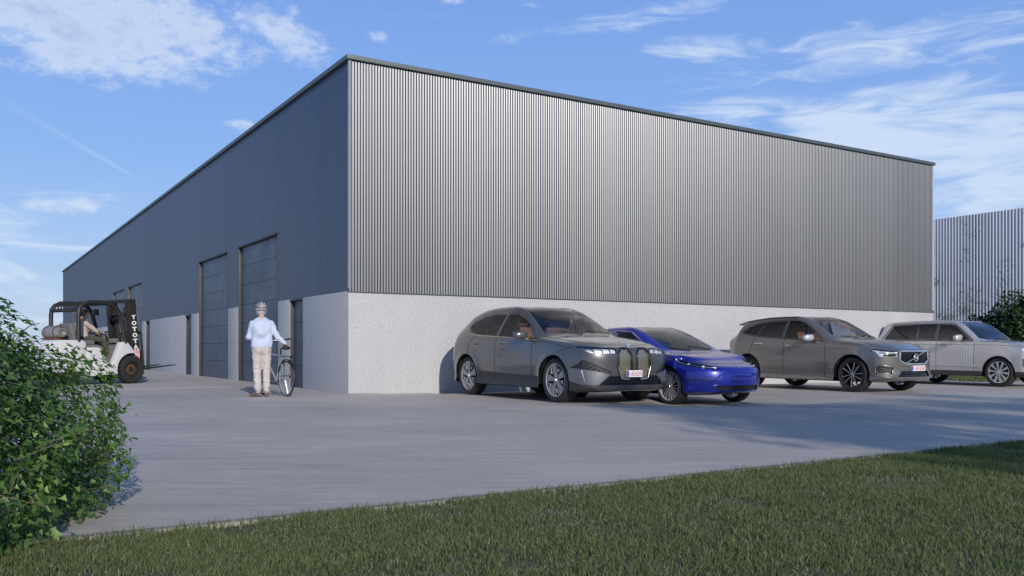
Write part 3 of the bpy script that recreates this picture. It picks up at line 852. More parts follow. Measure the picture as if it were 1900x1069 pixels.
wsf = c.cut([[(0, 1.63), (.60, 1.60), (.70, 1.42), (.80, 1.2), (.80, 1.175), (-.80, 1.175), (-.80, 1.2), (-.70, 1.42), (-.60, 1.60)]], 'F') if False else None
def windscreen(c, poly, m, name='windscreen'):
    """poly in top view (x,y)"""
    f = [q for q in clip_region(c.bm, poly, 'T', lambda f: f.normal.z > .15 and f.calc_center_median().z > c.D.get('wsz', 1.1))]
    return bm_obj(name, split_faces(c.bm, [q for q in f if q.is_valid]), m, c.root, push=-.003)
windscreen(c, [(.0, -.56), (.0, .56), (.5, .655), (.93, .74), (1.08, .5), (1.14, .2), (1.14, -.2), (1.08, -.5), (.93, -.74), (.5, -.655)], G_WS)
windscreen(c, [(-1.5, -.5), (-1.5, .5), (-.08, .54), (-.08, -.54)], M_BLACKG, 'roof_glass')
# front: grille kidneys, lamps, intakes
def mesh_mat(name, c0, c1, sx, sz, diag=True):
    m = bpy.data.materials.new(name); m.use_nodes = True; T = NT(m.node_tree)
    tc = T.n('ShaderNodeTexCoord'); sp = T.n('ShaderNodeSeparateXYZ', {0: (tc, 'Object')})
    a = T.m('MULTIPLY', (sp, 1), sx); b = T.m('MULTIPLY', (sp, 2), sz)
    if diag: p, q = T.m('ADD', a, b), T.m('SUBTRACT', a, b)
    else: p, q = a, b
    f = lambda v: T.m('ABSOLUTE', T.m('SUBTRACT', T.m('FRACT', v), .5))
    k = T.m('MAXIMUM', f(p), f(q)); mk_ = T.n('ShaderNodeMapRange', {0: k, 1: .33, 2: .4, 3: 0., 4: 1.})
    mx = T.mix((mk_, 0), c0, c1)
    pr = T.n('ShaderNodeBsdfPrincipled', {'Roughness': .3, 'Metallic': .8, 'Coat Weight': .6}); T.link(mx, 2, pr, 0)
    T.n('ShaderNodeBump', {'Height': (mk_, 0), 'Distance': .01}); T.n('ShaderNodeOutputMaterial', {0: pr}); return m
M_KID = mesh_mat('gold_mesh', (.012, .011, .009), (.8, .7, .48), 22, 22)
M_HEX = mesh_mat('black_mesh', (.006, .006, .007), (.05, .05, .055), 22, 22, False)
KID = [(.055, .82), (.11, .925), (.26, .925), (.335, .84), (.345, .62), (.28, .43), (.12, .41), (.05, .5)]
for k_ in (KID, mir(KID)):
    g = c.cut([k_], 'F'); o = bm_obj('grille', g, M_KID, c.root, push=-.018)
    c.trim('grille_frame', [('F', k_)], M_BLACKG, .024, .0, o, closed=True)
    lo = sorted(k_, key=lambda p: p[1])
    c.trim('grille_chrome', [('F', [k_[i] for i in (4, 5, 6)] if k_ is KID else [k_[i] for i in (1, 2, 3)])], M_CHROME, .009, .016, o)
HL = [(.37, .93), (.365, .845), (.60, .835), (.80, .85), (.885, .915), (.87, .96), (.6, .945)]
for k_ in (HL, mir(HL)):
    g = c.cut([k_], 'F'); 
    inner = g.copy(); o = bm_obj('headlight', inner, M_LAMP, c.root, push=-.03)
    sg = 1 if k_ is HL else -1
    c.trim('light_divider', [('F', [(sg*q, .845), (sg*(q+.02), .93)]) for q in (.47, .60, .73)], M_BLACKG, .006, -.006, o)
    bm_obj('headlight_cover', g, G_LAMP, o, push=.001)
INT = [(.62, .50), (.92, .43), (.955, .6), (.90, .74), (.86, .75), (.50, .57)]
IN1 = [(.90, .735), (.955, .6), (.5, .5), (.46, .53)]
IN2 = [(.955, .6), (.98, .42), (.9, .33), (.68, .33), (.5, .5)]
for a_, b_ in ((IN1, IN2), (mir(IN1), mir(IN2))):
    g = c.cut([b_], 'F'); bo_ = bm_obj('air_curtain_blade', g, mat('satin_silver_blade', (.24, .25, .265), .35, .8), c.root, push=.004)
    g = c.cut([a_], 'F'); o = bm_obj('air_intake', g, M_BLACKM, c.root, push=-.02)
    sg = 1 if a_ is IN1 else -1
    c.trim('blade_groove', [('F', [(sg*(.9-.06*i), .56-.012*i), (sg*(.86-.045*i), .36)]) for i in range(5)], M_RIM_MID, .006, .002, bo_)
    c.trim('slat', [('F', [(sg*(.9-.06*i), .70-.035*i), (sg*(.93-.02*i), .6-.02*i)]) for i in range(6)], M_BLACKG, .008, -.005, o)
g = c.cut([[(-.50, .47), (.50, .47), (.68, .315), (-.68, .315)]], 'F'); bm_obj('lower_intake', g, M_HEX, c.root, push=-.015)
g = c.cut([[(-.99, .30), (-.99, .15), (.99, .15), (.99, .30), (.72, .24), (-.72, .24)]], 'F') if False else None
for sd_ in (-1, 1):
    blk = c.cut([[(1.93, .40), (2.3, .38), (2.42, .1), (1.9, .1)]], 'S', sd_); bm_obj('bumper_cladding', blk, M_BLACKM, c.root)
    c.trim('window_trim', [(sd_, [(-2.2, 1.33), (-1.9, 1.335), (-1.72, 1.315), (-1.52, 1.225), (-1.2, 1.18), (-.47, 1.145), (.3, 1.115), (.98, 1.065)])], M_GOLD, .0085, .002)
    c.trim('window_seal', [(sd_, [(-1.64, 1.35), (-1.45, 1.47), (-1.14, 1.545), (-.76, 1.58), (-.3, 1.585), (.05, 1.57), (.3, 1.50), (.52, 1.385), (.92, 1.09)])], M_BLACKG, .009, .0)
    c.trim('door_seam', [(sd_, [(-1.22, 1.18), (-1.42, 1.08), (-1.47, .95), (-1.46, .82)]), (sd_, [(-1.08, .62), (-1.06, .5)]), (sd_, [(-.44, 1.145), (-.45, .47), (-.44, .3)]), (sd_, [(.80, 1.07), (.82, .8), (.83, .44)]),
                       (sd_, [(.98, 1.06), (1.5, 1.0), (1.95, .93)]), (sd_, [(1.62, .86), (1.8, .91), (2.0, .95)]), (sd_, [(-2.1, .78), (-2.3, .82), (-2.5, .84)])], M_DARK, .0045)
    for xh in (-1.16, -.2):
        o = c.trim('door_handle', [(sd_, [(xh-.1, 1.03-.02), (xh-.08, 1.05-.02), (xh+.09, 1.04-.02), (xh+.11, 1.02-.02), (xh+.09, .99-.01), (xh-.08, 1.0-.01)])], M_GOLD, .011, 0., closed=True)
        c.trim('handle_recess', [(sd_, [(xh-.07, 1.018), (xh+.08, 1.012)])], M_DARK, .02, -.008, o, flat=1.)
c.trim('hood_seam', [('T', [(1.0, .81), (1.5, .80), (1.95, .72), (2.2, .5), (2.27, .2), (2.27, -.2), (2.2, -.5), (1.95, -.72), (1.5, -.80), (1.0, -.81)])], M_DARK, .004)
c.trim('wiper', [('T', [(1.05, .6), (.98, .1)]), ('T', [(1.12, -.05), (1.0, -.55)])], M_BLACKM, .009, .012)
c.trim('tail_light', [('R', [(-.9, 1.02), (-.6, 1.05), (.6, 1.05), (.9, 1.02)])], M_TAIL, .02, 0)
b_ = c.onto([(0, .965)], 'F')
bd = MB(); bd.lathe([(.001, .012), (.036, .01), (.041, .0), (.041, -.02)], 24, M=Matrix.Translation(b_[0]+Vector((.0, 0, .012))) @ Matrix.Rotation(R(-62), 4, 'Y'), axis='X'); o = bd.build('badge', M_CHROME, c.root, 30)
MBD = Matrix.Translation(b_[0]+Vector((.0, 0, .012))) @ Matrix.Rotation(R(-62), 4, 'Y') @ Matrix.Translation((.0125, 0, 0))
for qd, mm in ((0, mat('badge_blue', (.05, .2, .6), .3)), (1, mat('badge_white', (.8, .8, .8), .3)), (2, bpy.data.materials['badge_blue']), (3, bpy.data.materials['badge_white'])):
    q = MB(); pts = [(0, 0)]+[(.027*math.cos(R(90*qd+15*i)), .027*math.sin(R(90*qd+15*i))) for i in range(7)]
    q.prism(pts, 0, .002, 'YZ', M=MBD); q.build('badge_quarter', mm, o, 0)
bd = MB(); bd.box((2.395, 0, .5), (.04, .62, .12), bev=.01); bd.build('plate_bracket', M_BLACKM, c.root)
c.plate(.505, -.02, .34)
c.mirror(.62, .93, 1.165, P1, M_GOLD)
c.interior(M_LEATHER, .7, .85, 1.1, rows=((.05, .38), (.05, -.38), (-.95, .38), (-.95, -.38)))
c.finish()
c.wheels(spokes_wide(5, .048, .07), M_RIM_MID, .388, .27, .29, (inserts_v(5, .05, .085), M_RIM_SILVER))

# ================= blue electric saloon
D2 = dict(xr=-2.41, xf=2.26, W=1.86, wb=2.875, tr=.335, ar=.372, kf=.52, pf=2.8, ext=.08, lz=.26, kr=.35, flare=.02, h1=.1, wsz=.9, fd=1.1,
    nose=pchip([(.12, -.1), (.28, -.01), (.45, 0.), (.6, -.02), (.72, -.12), (.8, -.25)]), tail=pchip([(.3, .15), (.6, .0), (1., .0), (1.2, .1)]),
    curves=dict(
    zb=[(-2.41, .4), (-2.1, .25), (-1.6, .18), (1.8, .18), (2.1, .215), (2.26, .25)],
    wb=[(-2.41, .7), (-2.1, .82), (-1.5, .86), (1.5, .86), (2., .84), (2.26, .78)],
    w1=[(-2.41, .78), (-2.1, .87), (-1.5, .905), (1.5, .905), (2., .89), (2.26, .84)],
    w2=[(-2.41, .8), (-2.1, .88), (-1.5, .92), (0, .905), (1.5, .92), (2., .905), (2.26, .86)],
    z2=[(-2.41, .72), (0, .62), (1.5, .6), (2.26, .52)],
    w3=[(-2.41, .74), (-2.1, .83), (-1.5, .88), (0, .87), (1., .87), (1.5, .88), (2., .85), (2.26, .78)],
    z3=[(-2.41, .95), (-1.5, .96), (0, .92), (1., .87), (1.5, .84), (1.9, .77), (2.26, .66)],
    w4=[(-2.41, .66), (-2.0, .68), (-1.6, .62), (-.9, .57), (0, .59), (.5, .67), (1.05, .77), (1.5, .76), (1.9, .68), (2.26, .58)],
    z4=[(-2.41, 1.0), (-2.1, 1.05), (-1.7, 1.17), (-1.2, 1.31), (-.6, 1.385), (-.1, 1.385), (.3, 1.29), (.75, 1.1), (1.15, .94), (1.5, .90), (1.9, .83), (2.26, .69)],
    z6=[(-2.41, 1.02), (-2.1, 1.09), (-1.7, 1.21), (-1.2, 1.35), (-.6, 1.43), (-.2, 1.44), (.15, 1.39), (.5, 1.27), (1.0, 1.05), (1.25, .945), (1.5, .9), (1.9, .815), (2.26, .68)]))
P2 = paint('deep_blue_paint', (.012, .018, .3), .3, .25)
c = Car(D2, 'parked_car', 'bright blue low saloon half hidden behind the dark grey suv', 4.88, -3.78, -.085, P2, 'cars parked against the end wall')
c.arches()
windscreen(c, [(-1.5, -.42), (-1.5, .42), (-.2, .50), (.3, .56), (.9, .66), (1.12, .5), (1.2, .2), (1.2, -.2), (1.12, -.5), (.9, -.66), (.3, -.56), (-.2, -.50)], glass('panoramic_glass', (.38, .42, .45), .1), 'windscreen')
for sd_ in (-1, 1):
    g = c.cut([[(-1.45, 1.0), (-.3, .955), (-.32, 1.33), (-.8, 1.32), (-1.2, 1.22)]], 'S', sd_); bm_obj('side_window', g, G_SIDE, c.root, push=-.004)
    g = c.cut([[(-.25, .955), (.95, .90), (.5, 1.14), (.1, 1.31), (-.27, 1.33)]], 'S', sd_); bm_obj('side_window', g, G_SIDE, c.root, push=-.004)
    c.trim('window_trim', [(sd_, [(-1.5, .99), (-.3, .94), (.98, .885), (.5, 1.16), (.1, 1.33), (-.3, 1.355), (-.8, 1.335), (-1.2, 1.235), (-1.5, 1.06)])], M_CHROME, .01, .0, closed=True)
    c.trim('door_seam', [(sd_, [(-.28, .93), (-.3, .3)]), (sd_, [(.88, .9), (.9, .3)]), (sd_, [(1.15, .84), (1.5, .84), (1.75, .78)])], M_DARK, .0045)
    c.trim('door_handle', [(sd_, [(-.95, .84), (-.75, .835)]), (sd_, [(0, .82), (.2, .815)])], M_CHROME, .009, .0)
HL = [(.90, .86), (.84, .72), (.66, .655), (.42, .655), (.40, .68), (.62, .745)]
for k_ in (HL, mir(HL)):
    g = c.cut([k_], 'F'); o = bm_obj('headlight', g.copy(), M_LAMPD, c.root, push=-.03)
    sg = 1 if k_ is HL else -1
    c.trim('light_guide', [('F', [(sg*.45, .68), (sg*.64, .69), (sg*.8, .75), (sg*.86, .82)])], M_CHROME, .008, -.012, o)
    for q in ((.62, .7), (.74, .74)):
        pt = c.onto([(sg*q[0], q[1])], 'F', -.02)[0]; lb = MB(); lb.ell(pt, (.03, .04, .028)); lb.build('lamp_projector', M_LAMP, o, 60)
    bm_obj('headlight_cover', g, G_LAMP, o, push=.001)
    c.trim('fog_light', [('F', [(sg*.87, .475), (sg*.6, .45)])], M_LAMPD, .011, .0)
    c.trim('bumper_crease', [('F', [(sg*.60, .40), (sg*.42, .56), (sg*.3, .585), (0, .59)]), ('F', [(sg*.86, .30), (sg*.82, .36), (sg*.5, .37), (0, .37)])], P2, .012, -.004)
g = c.cut([[(-.48, .37), (-.52, .32), (-.47, .275), (.47, .275), (.52, .32), (.48, .37)]], 'F'); bm_obj('lower_intake', g, M_DARK, c.root, push=-.02)
c.trim('hood_seam', [('T', [(1.1, .74), (1.5, .76), (1.85, .62), (2.03, .35), (2.08, 0), (2.03, -.35), (1.85, -.62), (1.5, -.76), (1.1, -.74)])], M_DARK, .004)
def t_badge():
    p = c.onto([(0, .665)], 'F')[0]
    M = Matrix.Translation(p+Vector((.002, 0, .012))) @ Matrix.Rotation(R(-55), 4, 'Y')
    b = MB(); b.prism([(-.045, .04), (-.02, .048), (.02, .048), (.045, .04), (.035, .028), (.012, .034), (0, -.05), (-.012, .034), (-.035, .028)], 0, .006, 'YZ', M=M); b.build('badge', M_CHROME, c.root, 20)
t_badge()
c.trim('wiper', [('T', [(1.1, .5), (.98, 0)]), ('T', [(1.16, -.1), (1.02, -.5)])], M_BLACKM, .008, .01)
c.mirror(.58, .86, .97, P2, M_BLACKM, (.12, .2, .12))
c.interior(M_LEATHERD, .5, .9, .92, rows=((.0, .36), (.0, -.36), (-.9, .36), (-.9, -.36)))
c.finish(); c.wheels(spokes_v(9, .012, .014, .03), M_RIM_SILVER, .335, .235, .265)

# ================= brown-grey SUV
D3 = dict(lz=.31, xr=-2.36, xf=2.31, W=1.902, wb=2.9, tr=.38, ar=.425, kf=.36, pf=3.4, kr=.35, flare=.02, h1=.12, crease=[(-1., .7, .48, .05, .012), (-1., .7, .62, .06, -.014), (-2.2, 2., .98, .05, .012)],
    nose=pchip([(.15, -.1), (.28, .02), (.36, .02), (.5, .0), (.85, 0.), (.95, -.06)]), tail=pchip([(.3, .15), (.6, .02), (1., .0), (1.2, .06), (1.5, .3)]),
    curves=dict(
    zb=[(-2.36, .42), (-2.1, .32), (-1.7, .24), (1.8, .22), (2.1, .24), (2.31, .27)],
    wb=[(-2.36, .7), (-2.1, .84), (-1.5, .88), (1.5, .88), (2., .86), (2.31, .8)],
    w1=[(-2.36, .8), (-2.1, .89), (-1.5, .93), (1.5, .93), (2., .91), (2.31, .87)],
    w2=[(-2.36, .82), (-2.1, .9), (-1.5, .94), (0, .925), (1.5, .94), (2., .915), (2.31, .875)],
    z2=[(-2.36, .75), (2.31, .66)],
    w3=[(-2.36, .78), (-2.1, .86), (-1.5, .9), (0, .885), (1., .88), (1.5, .885), (2., .87), (2.31, .84)],
    z3=[(-2.36, 1.08), (-1.5, 1.13), (0, 1.07), (1., 1.03), (1.5, 1.0), (2., .93), (2.31, .82)],
    w4=[(-2.36, .68), (-2.1, .65), (-1.8, .63), (-.9, .645), (0, .655), (.5, .72), (.95, .815), (1.5, .80), (2., .74), (2.31, .66)],
    z4=[(-2.36, 1.12), (-2.2, 1.27), (-1.95, 1.47), (-1.5, 1.565), (-.9, 1.61), (-.3, 1.61), (.1, 1.53), (.5, 1.33), (.9, 1.12), (1.5, 1.05), (2., .96), (2.31, .86)],
    z6=[(-2.36, 1.14), (-2.2, 1.33), (-2.05, 1.51), (-1.7, 1.58), (-1., 1.65), (-.4, 1.665), (0, 1.62), (.35, 1.49), (.98, 1.18), (1.1, 1.145), (1.5, 1.105), (2., 1.01), (2.31, .89)]))
P3 = paint('brown_grey_paint', (.15, .14, .128))
c = Car(D3, 'parked_car', 'brownish grey suv with square black grille framed in chrome', 10.1, -3.68, 0, P3, 'cars parked against the end wall')
c.arches()
for sd_ in (-1, 1):
    for k_, p_ in enumerate(([(-1.72, 1.30), (-1.25, 1.225), (-1.07, 1.53), (-1.3, 1.50), (-1.52, 1.435)], [(-1.2, 1.215), (-.47, 1.165), (-.44, 1.555), (-1.03, 1.54)], [(-.40, 1.16), (.64, 1.10), (.3, 1.36), (.05, 1.5), (-.15, 1.55), (-.37, 1.56)])):
        g = c.cut([p_], 'S', sd_); bm_obj('side_window', g, G_SIDE if k_ == 2 else G_DEEP, c.root, push=-.004)
    c.trim('window_seal', [(sd_, [(-1.77, 1.30), (-1.2, 1.20), (-.45, 1.15), (.7, 1.085), (.3, 1.385), (.05, 1.525), (-.15, 1.57), (-.4, 1.58), (-1.03, 1.56), (-1.3, 1.52), (-1.54, 1.455)])], M_BLACKG, .01, 0, closed=True)
    c.trim('window_pillar', [(sd_, [(-1.225, 1.22), (-1.05, 1.535)]), (sd_, [(-.435, 1.16), (-.42, 1.56)])], M_BLACKG, .022, -.01)
    c.trim('door_seam', [(sd_, [(-1.24, 1.2), (-1.32, 1.0), (-1.38, .84), (-1.16, .6), (-1.05, .32)]), (sd_, [(-.38, 1.14), (-.37, .31)]), (sd_, [(.76, 1.07), (.78, .3)]), (sd_, [(-1., .37), (1.02, .31)])], M_DARK, .0045)
    c.trim('door_handle', [(sd_, [(-1.22, 1.035), (-1.0, 1.03)]), (sd_, [(-.3, .985), (-.08, .98)])], M_RIM_SILVER, .014, .018)
    c.trim('tail_light', [(sd_, [(-2.1, 1.2), (-2.17, 1.05), (-2.2, .9)])], mat('tail_lamp_smoked', (.06, .03, .02), .2, 0, 1.), .012, -.002)
windscreen(c, [(.02, -.52), (.02, .52), (.45, .60), (.84, .70), (.98, .45), (1.02, .2), (1.02, -.2), (.98, -.45), (.84, -.70), (.45, -.60)], G_WS)
GR = [(-.47, .865), (-.475, .67), (-.30, .60), (.30, .60), (.475, .67), (.47, .865)]
g = c.cut([GR], 'F'); o = bm_obj('grille', g, M_HEX, c.root, push=-.02)
c.trim('grille_frame', [('F', GR)], M_CHROME, .017, .004, o, closed=True)
c.trim('grille_bar', [('F', [(-.33, .605), (.33, .86)])], M_CHROME, .009, .0, o)
p_ = c.onto([(0, .735)], 'F')[0]+Vector((.015, 0, 0))
b = MB(); b.tube([(0, .062*math.cos(k*math.pi/12), .068*math.sin(k*math.pi/12)) for k in range(24)], .013, 8, M=Matrix.Translation(p_), closed=True); bo = b.build('badge', M_CHROME, o, 60)
b = MB(); b.lathe([(.001, 0), (.055, 0), (.055, -.01)], 24, M=Matrix.Translation(p_), axis='X'); b.build('badge_disc', M_BLACKG, o, 30)
b = MB(); b.box(p_+Vector((.004, 0, 0)), (.008, .11, .026)); b.build('badge_bar', M_RIM_SILVER, o, 30)
for sg in (-1, 1):
    h1 = [(sg*.50, .855), (sg*.50, .755), (sg*.84, .755), (sg*.88, .86), (sg*.84, .91)]
    g = c.cut([h1], 'F'); o = bm_obj('headlight', g.copy(), M_LAMP, c.root, push=-.03)
    c.trim('light_guide', [('F', [(sg*.52, .81), (sg*.66, .815), (sg*.82, .84)]), ('F', [(sg*.7, .77), (sg*.66, .815)])], M_CHROME, .012, -.01, o)
    c.trim('lamp_bezel', [('F', [(sg*.56, .785), (sg*.66, .78), (sg*.78, .785)])], M_BLACKG, .018, -.014, o)
    bm_obj('headlight_cover', g, G_LAMP, o, push=.001)
    i1 = [(sg*.60, .53), (sg*.84, .585), (sg*.88, .56), (sg*.88, .42), (sg*.66, .39)]
    g = c.cut([i1], 'F'); o = bm_obj('air_intake', g, M_BLACKM, c.root, push=-.03)
    c.trim('intake_frame', [('F', i1)], P3, .012, .002, o, closed=True)
    c.trim('slat', [('F', [(sg*.68, .42+.035*k), (sg*.84, .43+.04*k)]) for k in range(4)], M_RIM_DARK, .008, -.008, o)
    c.trim('bumper_lip', [('F', [(sg*.0, .305), (sg*.5, .31), (sg*.86, .34), (sg*.9, .40)])], P3, .022, -.004)
g = c.cut([[(-.44, .455), (.44, .455), (.53, .335), (-.53, .335)]], 'F'); bm_obj('lower_intake', g, M_HEX, c.root, push=-.02)
c.plate(.51, .07, .46, 'V-RENDER')
c.trim('hood_seam', [('T', [(.95, .79), (1.5, .78), (2.0, .66), (2.2, .47), (2.25, 0), (2.2, -.47), (2.0, -.66), (1.5, -.78), (.95, -.79)])], M_DARK, .004)
c.trim('wiper', [('T', [(.98, .5), (.88, 0)]), ('T', [(1.02, -.1), (.9, -.55)])], M_BLACKM, .008, .01)
c.trim('roof_rail', [('T', [(-1.75, .58), (-1.2, .61), (-.2, .62)]), ('T', [(-1.75, -.58), (-1.2, -.61), (-.2, -.62)])], M_BLACKG, .014, .012)
b = MB(); b.prism([(-2.10, 1.515), (-1.8, 1.59), (-1.6, 1.60), (-1.9, 1.53), (-2.08, 1.49)], -.54, .54); b.build('rear_spoiler', P3, c.root, 30, bevel=.006)
c.mirror(.42, .88, 1.165, M_RIM_SILVER, M_BLACKM)
c.interior(M_LEATHER, .68, .72, 1.08, rows=((-.05, .37), (-.05, -.37), (-1., .38), (-1., -.38)))
c.finish(); c.wheels(spokes_v(5, .03, .026, .075), M_RIM_DARK, .372, .25, .275, (spokes_v(5, .007, .009, .098, .006), M_RIM_SILVER))

# ================= silver large SUV (right edge)
D4 = dict(lz=.36, xr=-2.68, xf=2.32, W=1.99, wb=2.92, tr=.40, ar=.44, kf=.3, pf=4, kr=.3, flare=.014, h1=.12,
    nose=pchip([(.2, -.1), (.4, .0), (.9, 0.), (1.1, -.07)]), tail=pchip([(.3, .1), (.6, .0), (1.2, .0), (1.7, .22)]),
    curves=dict(
    zb=[(-2.68, .45), (-2.4, .36), (-1.9, .28), (1.8, .28), (2.32, .32)],
    wb=[(-2.68, .8), (-2.1, .9), (1.5, .9), (2.32, .84)],
    w1=[(-2.68, .88), (-2.1, .96), (1.5, .96), (2.1, .95), (2.32, .92)],
    w2=[(-2.68, .9), (-2.1, .975), (0, .97), (1.5, .975), (2.1, .96), (2.32, .93)],
    z2=[(-2.68, .8), (2.32, .78)],
    w3=[(-2.68, .88), (-2.1, .94), (0, .935), (1.5, .93), (2.1, .92), (2.32, .90)],
    z3=[(-2.68, 1.2), (0, 1.2), (1., 1.18), (1.6, 1.15), (2.32, 1.05)],
    w4=[(-2.68, .8), (-2.4, .75), (-2.1, .71), (0, .715), (.5, .79), (.9, .88), (1.5, .87), (2.1, .84), (2.32, .8)],
    z4=[(-2.68, 1.25), (-2.45, 1.45), (-2.2, 1.7), (-1.9, 1.77), (-.5, 1.80), (0, 1.78), (.25, 1.7), (.6, 1.46), (.9, 1.25), (1.5, 1.21), (2.1, 1.16), (2.32, 1.08)],
    z6=[(-2.68, 1.27), (-2.45, 1.5), (-2.3, 1.74), (-1.9, 1.82), (-.6, 1.85), (0, 1.83), (.3, 1.72), (.92, 1.3), (1.05, 1.26), (1.5, 1.24), (2.1, 1.2), (2.32, 1.1)]))
P4 = paint('silver_grey_paint', (.48, .47, .48), .36, .4)
c = Car(D4, 'parked_car', 'silver boxy off-road car cut off by the right edge of the picture', 18.0, -2.36, -.12, P4, 'cars parked against the end wall')
c.arches()
for sd_ in (-1, 1):
    for p_ in ([(-2.08, 1.30), (-1.02, 1.295), (-1.02, 1.735), (-1.82, 1.72)], [(-.98, 1.295), (-.41, 1.285), (-.41, 1.735), (-.98, 1.735)], [(-.35, 1.285), (.68, 1.27), (.32, 1.56), (.12, 1.70), (.0, 1.725), (-.35, 1.735)]):
        g = c.cut([p_], 'S', sd_); bm_obj('side_window', g, G_DEEP, c.root, push=-.004)
    c.trim('window_seal', [(sd_, [(-2.16, 1.28), (-.4, 1.27), (.75, 1.25), (.34, 1.58), (.12, 1.73), (0, 1.75), (-1.84, 1.745)])], M_BLACKG, .014, 0, closed=True)
    c.trim('window_pillar', [(sd_, [(-1., 1.29), (-1., 1.74)]), (sd_, [(-.38, 1.28), (-.38, 1.74)])], M_BLACKG, .026, -.01)
    c.trim('door_seam', [(sd_, [(-.34, 1.26), (-.34, .43)]), (sd_, [(.78, 1.22), (.78, .42)]), (sd_, [(-2.5, 1.16), (0, 1.15), (1.2, 1.14), (2.1, 1.09)]), (sd_, [(-1.2, 1.26), (-1.3, .9), (-1.05, .5)])], M_DARK, .0045)
    c.trim('side_vent', [(sd_, [(.50+.075*k, 1.07), (.50+.075*k, .62)]) for k in range(4)], M_CHROME, .008, .002)
    c.trim('sill_trim', [(sd_, [(-1.02, .56), (.98, .545)])], M_RIM_SILVER, .014, .002)
    c.trim('sill_trim', [(sd_, [(.48, .575), (.8, .57)])], M_RIM_SILVER, .028, -.012)
    c.trim('door_handle', [(sd_, [(-.27, 1.13), (-.08, 1.125)]), (sd_, [(-1.0, 1.13), (-.8, 1.13)])], P4, .018, .016)
    blk = c.cut([[(-1.06, .43), (1.06, .415), (1.06, .2), (-1.06, .2)]], 'S', sd_); bm_obj('sill_cladding', blk, M_BLACKM, c.root)
    blk = c.cut([[(1.86, .42), (2.4, .42), (2.4, .2), (1.86, .2)]], 'S', sd_); bm_obj('bumper_cladding', blk, M_BLACKM, c.root)
windscreen(c, [(.12, -.58), (.12, .58), (.5, .67), (.80, .74), (.93, .5), (.97, .2), (.97, -.2), (.93, -.5), (.80, -.74), (.5, -.67)], G_WS)
for sg in (-1, 1):
    h1 = [(sg*.46, 1.04), (sg*.48, .90), (sg*.82, .88), (sg*.905, .98), (sg*.905, 1.05), (sg*.86, 1.06)]
    g = c.cut([h1], 'F'); o = bm_obj('headlight', g.copy(), M_LAMP, c.root, push=-.03)
    for q in ((.60, .97), (.76, .97)):
        pt = c.onto([(sg*q[0], q[1])], 'F', -.025)[0]; lb = MB(); lb.ell(pt, (.03, .055, .055)); lb.build('lamp_projector', M_CHROME, o, 60)
    bm_obj('headlight_cover', g, G_LAMP, o, push=.001)
    g = c.cut([[(sg*.66, .74), (sg*.92, .76), (sg*.92, .55), (sg*.66, .55)]], 'F'); o = bm_obj('air_intake', g, M_BLACKM, c.root, push=-.02)
    c.trim('slat', [('F', [(sg*.66, .72-.07*k), (sg*.93, .73-.07*k)]) for k in range(3)], M_CHROME, .009, .004, o)
g = c.cut([[(-.42, 1.03), (.42, 1.03), (.40, .80), (-.40, .80)]], 'F'); o = bm_obj('grille', g, M_HEX, c.root, push=-.02)
c.trim('grille_bar', [('F', [(-.41, .85+.07*k), (.41, .85+.07*k)]) for k in range(3)], M_CHROME, .009, 0, o)
g = c.cut([[(-.5, .62), (.5, .62), (.55, .45), (-.55, .45)]], 'F'); bm_obj('lower_intake', g, M_HEX, c.root, push=-.02)
c.trim('hood_seam', [('T', [(.9, .86), (1.5, .88), (2.15, .84)]), ('T', [(.9, -.86), (1.5, -.88), (2.15, -.84)])], M_DARK, .004)
c.trim('wiper', [('T', [(.94, .5), (.86, 0)]), ('T', [(.98, -.1), (.86, -.55)])], M_BLACKM, .008, .01)
c.mirror(.40, .94, 1.345, P4, M_BLACKM, (.15, .26, .19))
c.interior(M_LEATHERD, .8, .68, 1.2, rows=((-.1, .4), (-.1, -.4), (-1.1, .4), (-1.1, -.4)))
c.finish()
def spokes_straight(n, w0, w1):
    def f(mb, rr, h):
        mb.lathe([(.001, -h*.75), (.06, -h*.75), (.075, -h*.65), (.075, -h*.3), (.001, -h*.3)], 20)
        for i in range(n): spoke_plate(mb, [(.04, -w0), (rr-.012, -w1), (rr-.012, w1), (.04, w0)], -h*.84, -h*.6, 2*math.pi*i/n)
    return f
c.wheels(spokes_straight(10, .014, .032), M_CHROME, .40, .27, .29)
# ------------------------------------------------------------------ people
def cap(mb, a, b, ra, rb, n=14):
    """tapered capsule"""
    a = Vector(a); b = Vector(b); d = b-a; L = max(d.length, 1e-5); q = d.to_track_quat('Z', 'Y')
    prof = []
    for i in range(5): t = math.pi/2*(1-i/4); prof.append((ra*math.cos(t), -ra*math.sin(t)))
    for i in range(5): t = math.pi/2*i/4; prof.append((rb*math.cos(t), L+rb*math.sin(t)))
    vs = []; fs = []
    for r, h in prof:
        for k in range(n): an = 2*math.pi*k/n; vs.append(a+q @ Vector((max(r, 1e-4)*math.cos(an), max(r, 1e-4)*math.sin(an), h)))
    m = len(prof)
    for i in range(m-1):
        for k in range(n): fs.append((i*n+k, i*n+(k+1) % n, (i+1)*n+(k+1) % n, (i+1)*n+k))
    fs += [tuple(range(n-1, -1, -1)), tuple(range((m-1)*n, m*n))]
    mb.add(vs, fs)
